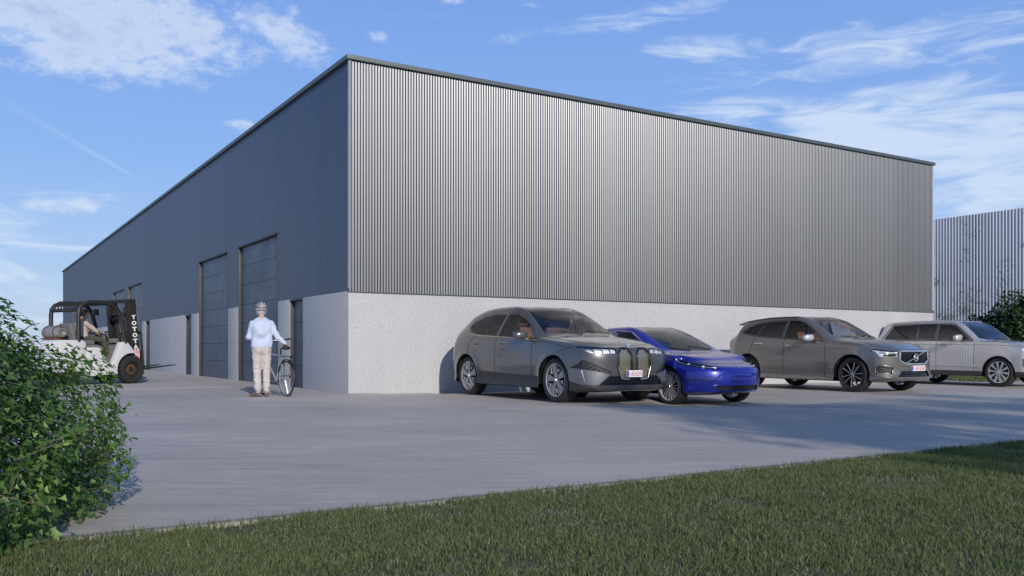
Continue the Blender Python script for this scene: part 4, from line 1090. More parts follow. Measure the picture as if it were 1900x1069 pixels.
def remesh(mb, voxel, iters=3, wr=None):
    me = mb.mesh('tmp'); o = bpy.data.objects.new('tmp', me); col.objects.link(o)
    md = o.modifiers.new('r', 'REMESH'); md.mode = 'VOXEL'; md.voxel_size = voxel
    bpy.context.view_layer.update()
    out = bpy.data.meshes.new_from_object(o.evaluated_get(bpy.context.evaluated_depsgraph_get()))
    col.objects.unlink(o); bpy.data.objects.remove(o)
    bm = bmesh.new(); bm.from_mesh(out)
    for _ in range(iters): bmesh.ops.smooth_vert(bm, verts=bm.verts, factor=.5, use_axis_x=True, use_axis_y=True, use_axis_z=True)
    if wr:
        bm.normal_update()
        for v in bm.verts:
            amp, fx, fz = wr(v.co)
            if amp: 
                p = Vector((v.co.x*fx, v.co.y*fx, v.co.z*fz))
                n1 = noise.noise(p+Vector((0, 0, 1)))+.5*noise.noise(p*2.1)
                v.co += v.normal*amp*n1
    bm.to_mesh(out); bm.free(); return out
def hand(mb, wrist, tip_dir, palm_n, side, curl=.5, L=.185):
    """wrist point; tip_dir towards the fingers; palm_n = out of the palm; side = +1 thumb along cross(tip, palm)"""
    t = Vector(tip_dir).normalized(); pn = Vector(palm_n); pn = (pn-t*pn.dot(t)).normalized(); sd_ = t.cross(pn)*side; w0 = Vector(wrist)
    cap(mb, w0, w0+t*.03, .026, .03)
    for k in range(4):
        off = (k-1.5)*.0205
        base = w0+t*.02-sd_*off*.55; kn = w0+t*(.092-.006*abs(k-1.2))-sd_*off
        cap(mb, base, kn, .017, .0115, 10)
        ln = (.044, .05, .046, .036)[k]; p = kn; dr = t.copy(); ang = 0
        for j, f in enumerate((1., .68, .55)):
            ang += curl*(.75, .95, .7)[j]
            dr = (t*math.cos(ang)+pn*math.sin(ang)).normalized(); q = p+dr*ln*f
            cap(mb, p, q, .0098-.0009*j, .009-.0011*j, 8); p = q
    b = w0+t*.03+sd_*.024; m1 = b+(t*.6+sd_*.75+pn*.35).normalized()*.042; m2 = m1+(t*.85+sd_*.15+pn*.5).normalized()*.032; m3 = m2+(t*.8-sd_*.1+pn*.6).normalized()*.024
    cap(mb, w0+t*.015+sd_*.01, b, .018, .0145, 10); cap(mb, b, m1, .0145, .0115, 10); cap(mb, m1, m2, .0115, .010, 8); cap(mb, m2, m3, .010, .0085, 8)
def head(mb, c, f, up=Vector((0, 0, 1))):
    """c = centre of the skull, f = facing"""
    f = Vector(f).normalized(); r = f.cross(up).normalized(); u = r.cross(f)
    Q = Matrix((r, f, u)).transposed()
    c = Vector(c)
    def E(p, s): mb.ell(c+Q @ Vector(p), s, Q=Q, seg=18, rings=12)
    E((0, -.005, .025), (.074, .096, .092)); E((0, .025, -.03), (.062, .068, .082)); E((0, .05, -.085), (.038, .035, .032))
    E((0, .07, .015), (.05, .028, .02)); E((0, .092, -.018), (.0115, .016, .027)); E((0, .098, -.034), (.0155, .014, .0105))
    E((0, .082, -.063), (.024, .012, .008)); E((0, .08, -.074), (.02, .012, .007))
    for s_ in (-1, 1):
        E((s_*.077, -.012, -.012), (.009, .02, .031)); E((s_*.045, .06, -.028), (.022, .022, .022))
    cap(mb, c+Q @ Vector((0, -.02, -.06)), c+Q @ Vector((0, -.045, -.17)), .049, .055)
    return Q
M_SKIN = mat('skin', (.52, .31, .23), .5, var=(18, .08))
M_EYE = mat('eye_white', (.75, .74, .72), .2); M_IRIS = mat('eye_iris', (.05, .03, .02), .2)
M_SHIRT = mat('pale_blue_knit', (.48, .54, .67), .85, bump=(90, .4, .004), var=(5, .06))
M_TROU = mat('stone_cotton', (.50, .45, .43), .85, bump=(110, .3, .003), var=(7, .12))
M_SHOE = mat('brown_leather', (.16, .1, .075), .5, var=(20, .2))
M_HELM = mat('helmet_grey', (.13, .13, .13), .4); M_HELMW = mat('helmet_white', (.5, .5, .5), .35); M_STRAP = mat('helmet_strap', (.6, .6, .6), .8)
def eyes(c, Q, parent):
    for s_ in (-1, 1):
        e = MB(); e.ell(Vector(c)+Q @ Vector((s_*.031, .071, -.002)), (.012,)*3); o = e.build('eye', M_EYE, parent, 60)
        e = MB(); e.ell(Vector(c)+Q @ Vector((s_*.031, .0785, -.002)), (.006, .006, .006)); e.build('iris', M_IRIS, o, 60)
def shoe(mb, ankle, toe, sole_z):
    a = Vector(ankle); t = Vector(toe); d = (t-a); d.z = 0; d.normalize()
    heel = a-d*.055; heel.z = sole_z+.035
    cap(mb, heel, a+d*.03+Vector((0, 0, -.03)), .036, .042); cap(mb, a, a+Vector((0, 0, .05)), .043, .043)
    m = a+d*.11; m.z = sole_z+.036; cap(mb, a+d*.02+Vector((0, 0, -.02)), m, .044, .038)
    e = a+d*.175; e.z = sole_z+.03; cap(mb, m, e, .039, .028)
    mb.box((a+d*.055)*1, (.001, .001, .001))
def flat_sole(me, z):
    for v in me.vertices:
        if v.co.z < z: v.co.z = z

BIKE = Matrix.Translation((-4.31, 17.0, 0)) @ Matrix.Rotation(R(129.5), 4, 'Z')
man_w = Vector((-4.80, 17.0, 0)); man_a = R(129.5-16)
root = empty('person', man_w, man_a, 'person in pale blue shirt, stone trousers and helmet walking a bicycle', 'person')
toman = (Matrix.Translation(man_w) @ Matrix.Rotation(man_a, 4, 'Z')).inverted() @ BIKE
sad = toman @ Vector((.14, .0, .955)); grip = toman @ Vector((.72, .34, 1.115))
J = dict(hc=(.075, 0, 1.655), nk=(.02, 0, 1.49), ch=(.0, 0, 1.30), pv=(0, 0, .97), sl=(.0, .168, 1.395), sr=(.0, -.168, 1.395),
         hl=(0, .088, .93), hr=(0, -.088, .93), kl=(.03, .082, .50), kr=(.035, -.095, .50), al=(-.05, .075, .085), ar=(-.03, -.085, .085))
J = {k: Vector(v) for k, v in J.items()}
wr = sad+Vector((-.075, -.02, .055)); wl = grip+Vector((-.085, .02, .035))
er = Vector((-.07, -.285, 1.15)); el_ = Vector((.08, .225, 1.14))
b = MB(); Q = head(b, J['hc'], (1, 0, -.22))
cap(b, J['nk'], J['ch'], .055, .085); cap(b, J['ch']+Vector((0.01, .04, 0)), J['pv'], .08, .08); cap(b, J['ch']-Vector((-.01, .04, 0)), J['pv'], .08, .08)
for s_, sh, e, w_ in ((1, J['sl'], el_, wl), (-1, J['sr'], er, wr)):
    cap(b, J['nk']+Vector((0, 0, -.08)), sh+Vector((0, 0, -.01)), .05, .045); cap(b, sh, e, .048, .038); cap(b, e, w_, .038, .026)
for h, k, a in ((J['hl'], J['kl'], J['al']), (J['hr'], J['kr'], J['ar'])):
    cap(b, h, k, .085, .055); cap(b, k, a, .055, .036); cap(b, a, a+Vector((.12, 0, -.04)), .034, .025)
hand(b, wr, (sad+Vector((.03, -.015, .02)))-wr, (.05, .12, -1), -1, .55)
hand(b, wl, (grip+Vector((.02, -.015, .012)))-wl, (0, 0, -1), 1, 1.0)
link('body', remesh(b, .0075, 2), M_SKIN, root, 0).data.shade_smooth(); eyes(J['hc'], Q, root)
b = MB()
for dy in (-.075, 0, .075): cap(b, (-.01+.0*dy, dy*1.1, 1.35), (0, dy*1.15, .97), .118, .108)
cap(b, (.0, .11, 1.36), (.0, -.11, 1.36), .09, .09); cap(b, (.012, .02, 1.49), (.0, .17, 1.39), .055, .064); cap(b, (.012, -.02, 1.49), (.0, -.17, 1.39), .055, .064); cap(b, (.0, .05, 1.44), (.0, -.05, 1.44), .07, .07); b.ell((-.022, 0, 1.26), (.125, .182, .24)); b.ell((.0, 0, 1.0), (.142, .182, .13))
for sh, e, w_ in ((J['sl'], el_, wl), (J['sr'], er, wr)):
    cap(b, sh, e, .070, .057); cap(b, e, w_+(e-w_)*.10, .057, .040)
def wsh(p):
    return (.024, 8, 5) if p.z < 1.36 else (.012, 9, 6)
me = remesh(b, .012, 3, wsh)
def cutflat(me, z, keep_above=True):
    bm = bmesh.new(); bm.from_mesh(me)
    bmesh.ops.bisect_plane(bm, geom=bm.verts[:]+bm.edges[:]+bm.faces[:], plane_co=(0, 0, z), plane_no=(0, 0, -1 if keep_above else 1), clear_outer=True)
    bm.to_mesh(me); bm.free()
cutflat(me, .945)
o = link('shirt', me, M_SHIRT, root); me.shade_smooth()
cl = MB(); cl.tube([(J['nk'].x-.002+.058*math.cos(t*math.pi/8), .057*math.sin(t*math.pi/8), 1.512+.012*math.cos(t*math.pi/8)*-1) for t in range(16)], .011, 6, closed=True); cl.build('collar', M_SHIRT, o, 60)
b = MB()
b.ell((-.01, 0, .94), (.128, .166, .12)); b.ell((-.035, .065, .90), (.09, .092, .12)); b.ell((-.035, -.065, .90), (.09, .092, .12))
for h, k, a in ((J['hl'], J['kl'], J['al']), (J['hr'], J['kr'], J['ar'])):
    cap(b, h, k, .098, .076); cap(b, k, a+Vector((0, 0, .03)), .076, .062)
    b.ell(a+Vector((-.01, 0, .05)), (.066, .062, .04))
def wtr(p):
    z = p.z; return (.018, 9, 24) if z < .34 else (.014, 12, 16) if .42 < z < .66 else (.011, 13, 10)
me = remesh(b, .0115, 2, wtr); link('trousers', me, M_TROU, root); me.shade_smooth()
for nm_, a, t in (('l', J['al'], (.04, .16, 0)), ('r', J['ar'], (.12, -.11, 0))):
    b = MB(); shoe(b, a, Vector((a.x, a.y, 0))+(Vector(t)-Vector((a.x, a.y, 0))), .0)
    me = remesh(b, .009, 2); flat_sole(me, .004); o = link('shoe', me, M_SHOE, root); me.shade_smooth()
# helmet
hm = MB(); hc = J['hc']+Vector((-.008, 0, .04))
Qh = Matrix.Rotation(R(10), 3, 'Y')
prof = [(.0, .118), (.045, .112), (.08, .092), (.102, .06), (.112, .02), (.112, -.015), (.104, -.03), (.094, -.02), (.09, .03), (.0, .095)]
hm.lathe(prof, 28, axis='Z', M=Matrix.Translation(hc) @ Matrix.Diagonal((1.22, .92, 1, 1))); 
ho = hm.build('helmet', M_HELM, root, 50)
for k in range(5):
    ph = (k-2)*.5
    pts = []
    for i in range(13):
        t = -1.35+2.7*i/12
        pts.append(hc+Vector((.139*math.sin(t), .105*math.sin(ph)*math.cos(t*.8), .121*math.cos(ph)*math.cos(t))))
    hm = MB(); hm.tube(pts, .012, 6, flat=.7); hm.build('helmet_ridge', M_HELMW, ho, 50)
hm = MB(); hm.tube([hc+Vector((1.24*.108*math.cos(t*math.pi/14), .94*.108*math.sin(t*math.pi/14), -.022+.010*math.cos(t*math.pi*6/14))) for t in range(28)], .0105, 6, closed=True); hm.build('helmet_rim', M_HELMW, ho, 50)
for s_ in (-1, 1):
    hm = MB(); hm.tube([hc+Vector((-.06, s_*.085, -.03)), hc+Vector((.0, s_*.088, -.10)), hc+Vector((.05, s_*.04, -.155))], .004, 6); hm.build('helmet_strap', M_STRAP, ho, 50)
hr = MB(); hr.ell(J['hc']+Vector((-.045, 0, -.035)), (.06, .078, .075)); hr.build('hair', mat('grey_hair', (.35, .34, .33), .8, bump=(80, .8, .01)), root, 60)

# ------------------------------------------------------------------ bicycle
M_BFR = mat('bike_frame_grey', (.33, .36, .37), .35, .3, .5); M_BBLK = mat('bike_black', (.015, .015, .016), .45); M_SPK = mat('spoke_steel', (.45, .45, .47), .3, .8); M_WRIM = mat('bike_rim', (.42, .43, .44), .3, .5)
bk = empty('bicycle', BIKE.translation, R(129.5), 'grey city bicycle with black saddle and rear rack held by the person', 'bicycle')
WR = .345; RH = Vector((.03, 0, WR)); FH = Vector((1.09, 0, WR)); BB = Vector((.47, 0, .29))
STT = Vector((.30, 0, .80)); HT = Vector((.90, 0, .84)); HB_ = Vector((.945, 0, .70))
def bar(nm, pts, r, m, par, n=8, cl=False): b = MB(); b.tube(pts, r, n, closed=cl); return b.build(nm, m, par, 60)
fr = MB()
for a, b_, r in ((STT, BB, .016), (BB, HB_, .019), (STT-Vector((0, 0, .03)), HT-Vector((0, 0, .01)), .015), (HT+Vector((-.01, 0, .04)), HB_, .018)): fr.cyl(a, b_, r, n=10)
for s_ in (-1, 1):
    o_ = Vector((0, s_*.06, 0)); fr.cyl(BB+o_*.5, RH+o_, .009, n=8); fr.cyl(STT+o_*.3-Vector((0, 0, .03)), RH+o_, .007, n=8)
fr.build('frame', M_BFR, bk, 50)
bar('fork', [HB_+Vector((0, .05, -.01)), FH+Vector((-.02, .055, .1)), FH+Vector((0, .055, 0))], .010, M_BFR, bk); bar('fork', [HB_+Vector((0, -.05, -.01)), FH+Vector((-.02, -.055, .1)), FH+Vector((0, -.055, 0))], .010, M_BFR, bk)
for hub in (RH, FH):
    b = MB(); b.tube([hub+Vector((WR*.955*math.cos(t*math.pi/32), 0, WR*.955*math.sin(t*math.pi/32))) for t in range(64)], .0165, 8, closed=True); wo = b.build('wheel', M_BBLK, bk, 60)
    b = MB(); b.lathe([(WR*.915, -.012), (WR*.915, .012), (WR*.865, .009), (WR*.865, -.009)], 56, M=Matrix.Translation(hub), closed=True); b.build('rim', M_WRIM, wo, 40)
    b = MB(); b.cyl(hub+Vector((0, -.05, 0)), hub+Vector((0, .05, 0)), .022, n=12); b.build('hub', M_SPK, wo, 40)
    b = MB()
    for k in range(32):
        t = 2*math.pi*k/32; t2 = t+(.5 if k % 2 else -.5); y = .03 if (k//2) % 2 else -.03
        b.cyl(hub+Vector((.02*math.cos(t2), y, .02*math.sin(t2))), hub+Vector((WR*.87*math.cos(t), 0, WR*.87*math.sin(t))), .0021, n=4, caps=False)
    b.build('spokes', M_SPK, wo, 0)
    lo_, hi_ = (20, 200) if hub is RH else (35, 165)
    b = MB()
    P_ = [hub+Vector(((WR+.022)*math.cos(R(a)), 0, (WR+.022)*math.sin(R(a)))) for a in range(lo_, hi_, 6)]
    b.tube(P_, .024, 8, flat=.35); b.build('mudguard', M_BBLK, bk, 60)
bar('seat_post', [STT, STT+Vector((-.035, 0, .12))], .0135, M_BBLK, bk)
b = MB(); sp_ = [(-.13, .075, .0), (-.10, .085, .01), (-.03, .06, .008), (.05, .03, .004), (.14, .02, -.004)]
c_ = Vector((.14, 0, .93)); b.tube([c_+Vector((x, 0, z)) for x, w_, z in sp_], [w_ for x, w_, z in sp_], 12, flat=.3); b.ell(c_+Vector((-.10, 0, 0)), (.06, .085, .035)); b.build('saddle', M_BBLK, bk, 60)
bar('stem', [HT+Vector((-.01, 0, .03)), HT+Vector((-.04, 0, .19)), HT+Vector((.0, 0, .23))], .012, M_SPK, bk)
hb = HT+Vector((.0, 0, .235)); hbo = bar('handlebar', [hb+Vector((-.24, .36, .035)), hb+Vector((-.12, .33, .03)), hb+Vector((.0, .16, .01)), hb, hb+Vector((0, -.16, .01)), hb+Vector((-.12, -.33, .03)), hb+Vector((-.24, -.36, .035))], .011, M_SPK, bk)
for s_ in (-1, 1): bar('grip', [hb+Vector((-.13, s_*.333, .031)), hb+Vector((-.26, s_*.364, .036))], .018, M_BBLK, hbo)
b = MB(); 
for s_ in (-1, 1): b.tube([(.34, s_*.05, .765), (-.16, s_*.06, .775), (-.19, s_*.03, .775)], .006, 6); b.tube([(-.02, s_*.06, .77), (.03, s_*.065, .36)], .005, 6)
for x in (-.12, 0, .12): b.tube([(x, -.06, .772), (x, .06, .772)], .005, 6)
b.tube([(.06, 0, .772), (.34, 0, .77)], .006, 6); b.tube([(-.19, -.03, .775), (-.19, .03, .775)], .006, 6); b.build('rack', M_BBLK, bk, 60)
b = MB(); b.box((-.2, 0, .765), (.03, .10, .045), bev=.01); b.build('reflector', M_BBLK, bk, 40)
cr = MB(); cr.lathe([(.07, -.05), (.085, -.05), (.085, -.045), (.07, -.045)], 28, M=Matrix.Translation(BB), closed=True); cr.build('chainring', M_SPK, bk, 30)
bar('chain_guard', [BB+Vector((.10, -.055, .03)), BB+Vector((.0, -.055, .095)), RH+Vector((.02, -.06, .055)), RH+Vector((-.05, -.06, .02))], .012, M_BBLK, bk)
for s_ in (-1, 1):
    e = BB+Vector((s_*.165, s_*-.07, -.03)); o = bar('crank', [BB+Vector((0, s_*-.06, 0)), e], .009, M_SPK, bk); b = MB(); b.box(e+Vector((0, s_*-.05, 0)), (.08, .09, .022), bev=.005); b.build('pedal', M_BBLK, o, 30)
b = MB(); b.lathe([(.001, .0), (.035, .005), (.04, .04), (.02, .07), (.001, .075)], 16, M=Matrix.Translation((1.05, 0, .86)) @ Matrix.Rotation(R(-90), 4, 'Y') @ Matrix.Rotation(R(180), 4, 'Y'), axis='X'); b.build('front_lamp', M_BBLK, bk, 40)
bar('kickstand', [BB+Vector((-.06, .03, -.02)), BB+Vector((-.16, .06, -.03)), BB+Vector((-.3, .07, -.01))], .007, M_SPK, bk)

# ------------------------------------------------------------------ forklift
M_WHITE = mat('forklift_white', (.62, .62, .64), .4, var=(3, .06)); M_FBLK = mat('forklift_black', (.022, .021, .02), .5, var=(6, .3)); M_FGREY = mat('forklift_grey_trim', (.16, .155, .15), .6, var=(5, .1))
M_RUST = mat('rusty_rim', (.14, .06, .035), .6, .3, var=(25, .4)); M_TANK = mat('gas_bottle', (.33, .31, .29), .4, .5, var=(8, .3)); M_ORANGE = mat('orange_plastic', (.9, .17, .04), .5)
FL = (-10.375, 23.45)
fk = empty('forklift', (FL[0], FL[1], .005), R(60), 'white forklift with black overhead guard and mast lettering beside the leafy hedge', 'forklift')
YC = .1; YN = -.5; YF = .7
b = MB()
prof = [(-2.2, .55), (-2.27, .8), (-2.22, 1.06), (-2.1, 1.12), (-1.42, 1.13), (-1.33, 1.08), (-1.3, 1.0), (-1.3, .35), (-2.05, .33)]
b.prism(prof, YN, YF); b.build('counterweight', M_WHITE, fk, 40, bevel=.03)
for (ya, yb) in ((YN, YN+.17), (YF-.17, YF)):
    b = MB()
    arc = [(.0+.43*math.cos(R(a)), .365+.43*math.sin(R(a))) for a in range(75, 196, 12)]
    prof = [(-1.3, .97), (-1.0, .99), (-.87, .93), (-.78, .76), (-.7, .54), (-.57, .53), (-.48, .70), (-.32, 1.08), (-.14, 1.09), (.0, .93), (.11, .80)]+arc[:]+[(-1.2, .22), (-1.3, .35)]
    b.prism(prof, ya, yb); b.build('side_panel', M_WHITE, fk, 40, bevel=.018)
b = MB(); b.prism([(-1.3, .95), (-.98, .97), (-.9, .88), (-.8, .5), (-.45, .47), (-.34, 1.0), (-.2, 1.04), (-.15, .4), (-1.3, .3)], YN+.172, YF-.172); b.build('floor_plate', M_FGREY, fk, 30, bevel=.012)
b = MB(); b.prism([(-1.34, .985), (-1.0, 1.01), (-.86, .955), (-.76, .76), (-.69, .57), (-.75, .57), (-.84, .76), (-.9, .9), (-1.0, .95), (-1.34, .94)], YN-.012, YN+.19); b.build('step_trim', M_FGREY, fk, 40, bevel=.012)
# seat
b = MB(); b.box((-1.08, YC, 1.07), (.52, .5, .13), bev=.05); M_ = Matrix.Translation((-1.36, YC, 1.12)) @ Matrix.Rotation(R(-12), 4, 'Y'); b.box((0, 0, .22), (.13, .48, .44), M=M_, bev=.05); b.build('seat', M_FGREY, fk, 40)
# gas bottle across the back
b = MB(); b.lathe([(.001, -.30), (.07, -.30), (.075, -.36), (.11, -.36), (.115, -.27), (.155, -.2), (.165, -.12), (.165, .22), (.14, .3), (.001, .33)], 24, M=Matrix.Translation((-1.78, YC, 1.31))); b.build('gas_bottle', M_TANK, fk, 40)
b = MB()
for y in (-.1, .25): b.tube([(-1.78+.172*math.cos(t*math.pi/10), y, 1.31+.172*math.sin(t*math.pi/10)) for t in range(20)], .012, 6, closed=True)
b.box((-1.78, YC, 1.15), (.3, .5, .05), bev=.01); b.build('bottle_bracket', M_RUST, fk, 50)
# overhead guard
GY = (YN+.03, YF-.05)
gm = MB()
for y in GY:
    pts = [(-1.5, y, 1.08), (-1.5, y, 1.75), (-1.48, y, 1.9), (-1.40, y, 2.0), (-1.25, y, 2.07), (-.9, y, 2.09), (-.62, y, 2.07), (-.48, y, 2.0), (-.36, y, 1.84), (-.27, y, 1.55), (-.18, y, 1.05)]
    gm = MB(); gm.tube(pts, .052, 10); gm.build('guard_frame', M_FBLK, fk, 60)
b = MB(); b.tube([(-1.49, GY[0], 1.87), (-1.49, GY[1], 1.87)], .05, 8); b.build('guard_frame', M_FBLK, fk, 60)
for k in range(8):
    y = GY[0]+(GY[1]-GY[0])*(k+1)/9
    b = MB(); b.tube([(-1.49, y, 1.88), (-1.46, y, 1.97), (-1.38, y, 2.03), (-1.25, y, 2.075), (-.9, y, 2.095), (-.6, y, 2.07)], .022, 6); b.build('roof_bar', M_FBLK, fk, 50)
b = MB(); b.tube([(-.58, GY[0], 2.06), (-.58, GY[1], 2.06)], .04, 8); b.build('guard_frame', M_FBLK, fk, 60)
b = MB(); b.box((-.5, .3, 1.86), (.12, .14, .16), bev=.02); b.build('work_lamp', M_FBLK, fk, 30)
b = MB(); b.tube([(-.66, -.42, 1.66), (-.6, -.44, 1.45), (-.5, -.44, 1.3)], .014, 8); b.build('grab_handle', M_FBLK, fk, 60)
# wheels
for x, y, r, w_ in ((0, YN+.0, .368, .25), (0, YF-.0, .368, .25), (-1.72, YN+.04, .28, .2), (-1.72, YF-.04, .28, .2)):
    s_ = -1 if y < YC else 1; yc_ = y-s_*w_/2*1.0+s_*.03
    b = MB(); h = w_/2; b.lathe([(r*.58, -h*.8), (r*.62, -h), (r*.86, -h*1.02), (r*.93, -h*.9), (r*.93, h*.9), (r*.86, h*1.02), (r*.62, h), (r*.58, h*.8)], 48)
    n = 22
    for k in range(n):
        for q in (-1, 1):
            a = 2*math.pi*(k+(.5 if q > 0 else 0))/n
            Mq = Matrix.Rotation(-a, 4, 'Y'); b.box((r*.945, q*h*.52, 0), (r*.11, h*.92, r*.15), M=Mq, bev=.008)
    wo = b.build('wheel', M_TYRE, fk, 30); wo.location = (x, yc_, r); wo.rotation_euler = (0, 0, 0 if s_ < 0 else math.pi)
    b = MB(); b.lathe([(r*.6, -h*.75), (r*.5, -h*.8), (r*.46, -h*.35), (r*.3, -h*.3), (.001, -h*.35)], 32); b.lathe([(r*.2, -h*.35), (r*.18, -h*.6), (.001, -h*.62)], 20); b.build('rim', M_FBLK, wo, 30)
    b = MB(); b.lathe([(.001, -h*.42), (r*.36, -h*.42), (r*.38, -h*.34)], 24); b.build('hub', M_RUST, wo, 30)
    for k in range(6):
        a = 2*math.pi*k/6; b = MB(); b.cyl((r*.26*math.cos(a), -h*.42, r*.26*math.sin(a)), (r*.26*math.cos(a), -h*.56, r*.26*math.sin(a)), .014, n=6); b.build('wheel_nut', M_SPK, wo, 30)
# mast
TM = Matrix.Translation((.30, 0, .12)) @ Matrix.Rotation(R(-5.2), 4, 'Y')
for y in (YC-.43, YC+.43):
    b = MB(); b.box((-.02, y, 1.06), (.24, .05, 2.08), M=TM, bev=.006); b.box((-.12, y+(.05 if y < YC else -.05), 1.06), (.05, .1, 2.08), M=TM); b.build('mast_rail', M_FBLK, fk, 30)
for y in (YC-.27, YC+.27):
    b = MB(); b.box((.0, y, 1.05), (.12, .07, 2.0), M=TM, bev=.006); b.build('inner_mast_rail', M_FBLK, fk, 30)
b = MB(); b.box((-.08, YC, 2.06), (.16, .92, .10), M=TM, bev=.01); b.build('mast_crossbar', M_FBLK, fk, 30)
b = MB(); b.box((-.10, YC, 1.72), (.06, .98, .06), M=TM, bev=.01); b.build('mast_crossbar', M_FBLK, fk, 30)
b = MB(); b.box((-.06, YC, .2), (.1, .86, .12), M=TM, bev=.01); b.build('mast_crossbar', M_FBLK, fk, 30)
for y in (YC-.16, YC+.16): b = MB(); b.cyl((-.04, y, .2), (-.04, y, 1.9), .035, M=TM, n=12); b.build('lift_cylinder', M_FBLK, fk, 50)
b = MB(); b.cyl((-.02, YC, .3), (-.02, YC, 1.6), .02, M=TM, n=10); b.build('lift_chain', M_SPK, fk, 50)
# lettering down the near rail, sits on its outer face
LT = Matrix(((1, 0, 0, 0), (0, 0, -1, 0), (0, 1, 0, 0), (0, 0, 0, 1)))
for k, ch_ in enumerate('YOTOTA'):
    lettering(ch_, TM @ Matrix.Translation((.0, YC-.457, 1.63-.158*k)) @ LT, .14, .115, mat('white_lettering', (.8, .8, .8), .5) if k == 0 else bpy.data.materials['white_lettering'], fk, bold=.05)
b = MB(); b.box((.02, YC-.459, .64), (.14, .006, .27), M=TM); so = b.build('warning_sticker', M_PLATE, fk, 0)
for z in (.705, .575):
    b = MB(); b.tube([(.02+.045*math.cos(t*math.pi/10), YC-.464, z+.045*math.sin(t*math.pi/10)) for t in range(20)], .009, 6, closed=True, M=TM); b.tube([(-.01, YC-.464, z+.03), (.05, YC-.464, z-.03)], .008, 6, M=TM); b.build('prohibition_sign', M_SIGNR if 'M_SIGNR' in globals() else globals().setdefault('M_SIGNR', mat('sign_red', (.6, .02, .02), .5)), so, 50)
# carriage, backrest, forks
b = MB(); 
for z in (.30, .62): b.box((.15, YC, z), (.05, .9, .1), M=TM, bev=.01)
b.build('carriage', M_FBLK, fk, 30)
b = MB(); 
for y in (YC-.44, YC+.44): b.tube([(.2, y, .25), (.2, y, 1.2), (.13, y, 1.24)], .028, 8, M=TM)
b.tube([(.2, YC-.44, 1.18), (.2, YC+.44, 1.18)], .022, 8, M=TM); b.tube([(.2, YC-.2, .7), (.2, YC-.2, 1.18)], .015, 8, M=TM); b.tube([(.2, YC+.2, .7), (.2, YC+.2, 1.18)], .015, 8, M=TM)
for y in (YC-.44, YC+.44):
    b.tube([(.2, y, 1.2), (.0, y, 1.2)], .012, 6, M=TM); b.tube([(.2, y, .95), (.0, y, .95)], .012, 6, M=TM)
b.build('load_backrest', M_FBLK, fk, 50)
for y in (YC-.33, YC+.33):
    b = MB(); b.prism([(.19, .72), (.25, .72), (.25, .30), (.30, .255), (1.3, .235), (1.32, .225), (1.3, .218), (.19, .205)], y-.06, y+.06, M=TM); b.build('fork_tine', M_FBLK, fk, 30, bevel=.004)
b = MB(); b.tube([(-.3, .0, 1.05), (-.42, .0, 1.25)], .03, 8); so = b.build('steering_column', M_FBLK, fk, 60)
b = MB(); M_ = Matrix.Translation((-.47, .03, 1.28)) @ Matrix.Rotation(R(-28), 4, 'Y'); b.tube([(.17*math.cos(a*math.pi/12), .17*math.sin(a*math.pi/12), 0) for a in range(24)], .014, 8, closed=True, M=M_); b.box((0, 0, 0), (.3, .03, .02), M=M_); b.box((0, 0, 0), (.03, .3, .02), M=M_); b.build('steering_wheel', M_FBLK, so, 50)
b = MB(); b.box((-.28, YC, 1.12), (.14, .7, .12), bev=.03); b.build('dashboard', M_FGREY, fk, 40)
for x, y, z in ((-.62, .5, 1.38), (-.82, .52, 1.16), (-1.0, .55, 1.18)):
    b = MB(); b.lathe([(.001, -.09), (.055, -.09), (.06, -.03), (.05, .06), (.03, .08), (.001, .085)], 14, M=Matrix.Translation((x, y, z)), axis='Z'); b.build('beacon', M_ORANGE, fk, 40)

# driver
dr = empty('person', (0, 0, 0), 0, 'person driving the forklift, dark cap of hair, beige top and dark trousers', 'person')
FM = Matrix.Translation((FL[0], FL[1], .005)) @ Matrix.Rotation(R(60), 4, 'Z')
dr.location = FM @ Vector((-.98, YC, 0)); dr.rotation_euler = (0, 0, R(60))
M_BEI = mat('beige_jersey', (.42, .37, .32), .85, var=(6, .08)); M_DTR = mat('dark_olive_trousers', (.075, .07, .055), .85, var=(6, .12)); M_HAIR = mat('dark_hair', (.018, .014, .012), .6, bump=(70, .8, .01))
hc = Vector((.04, 0, 1.80)); sl, sr = Vector((-.05, .18, 1.55)), Vector((-.05, -.18, 1.55))
hl, hr_ = Vector((-.03, .09, 1.2)), Vector((-.03, -.09, 1.2)); kl, kr = Vector((.44, .13, 1.17)), Vector((.46, -.15, 1.13)); al, ar = Vector((.50, .12, .74)), Vector((.62, -.14, .70))
el2, er2 = Vector((.17, .25, 1.33)), Vector((.20, -.25, 1.36)); wl2, wr2 = Vector((.40, .10, 1.30)), Vector((.42, -.13, 1.33))
b = MB(); Q = head(b, hc, (1, -.12, -.12))
cap(b, (0, 0, 1.64), (-.05, 0, 1.45), .06, .11); cap(b, (-.05, 0, 1.45), (-.03, 0, 1.2), .11, .11)
for sh, e, w_ in ((sl, el2, wl2), (sr, er2, wr2)): cap(b, (-.03, 0, 1.56), sh, .05, .05); cap(b, sh, e, .045, .036); cap(b, e, w_, .036, .025)
for h, k, a in ((hl, kl, al), (hr_, kr, ar)): cap(b, h, k, .075, .05); cap(b, k, a, .05, .036); cap(b, a, a+Vector((.12, 0, -.05)), .03, .025)
hand(b, wl2, (1, -.1, -.15), (0, -.2, -1), 1, .8); hand(b, wr2, (1, .15, -.15), (0, .2, -1), -1, .8)
link('body', remesh(b, .0085, 2), M_SKIN, dr).data.shade_smooth(); eyes(hc, Q, dr)
b = MB()
for dy in (-.06, 0, .06): cap(b, (-.05, dy, 1.49), (-.03, dy*1.2, 1.22), .108, .108)
cap(b, (-.05, .12, 1.53), (-.05, -.12, 1.53), .072, .072)
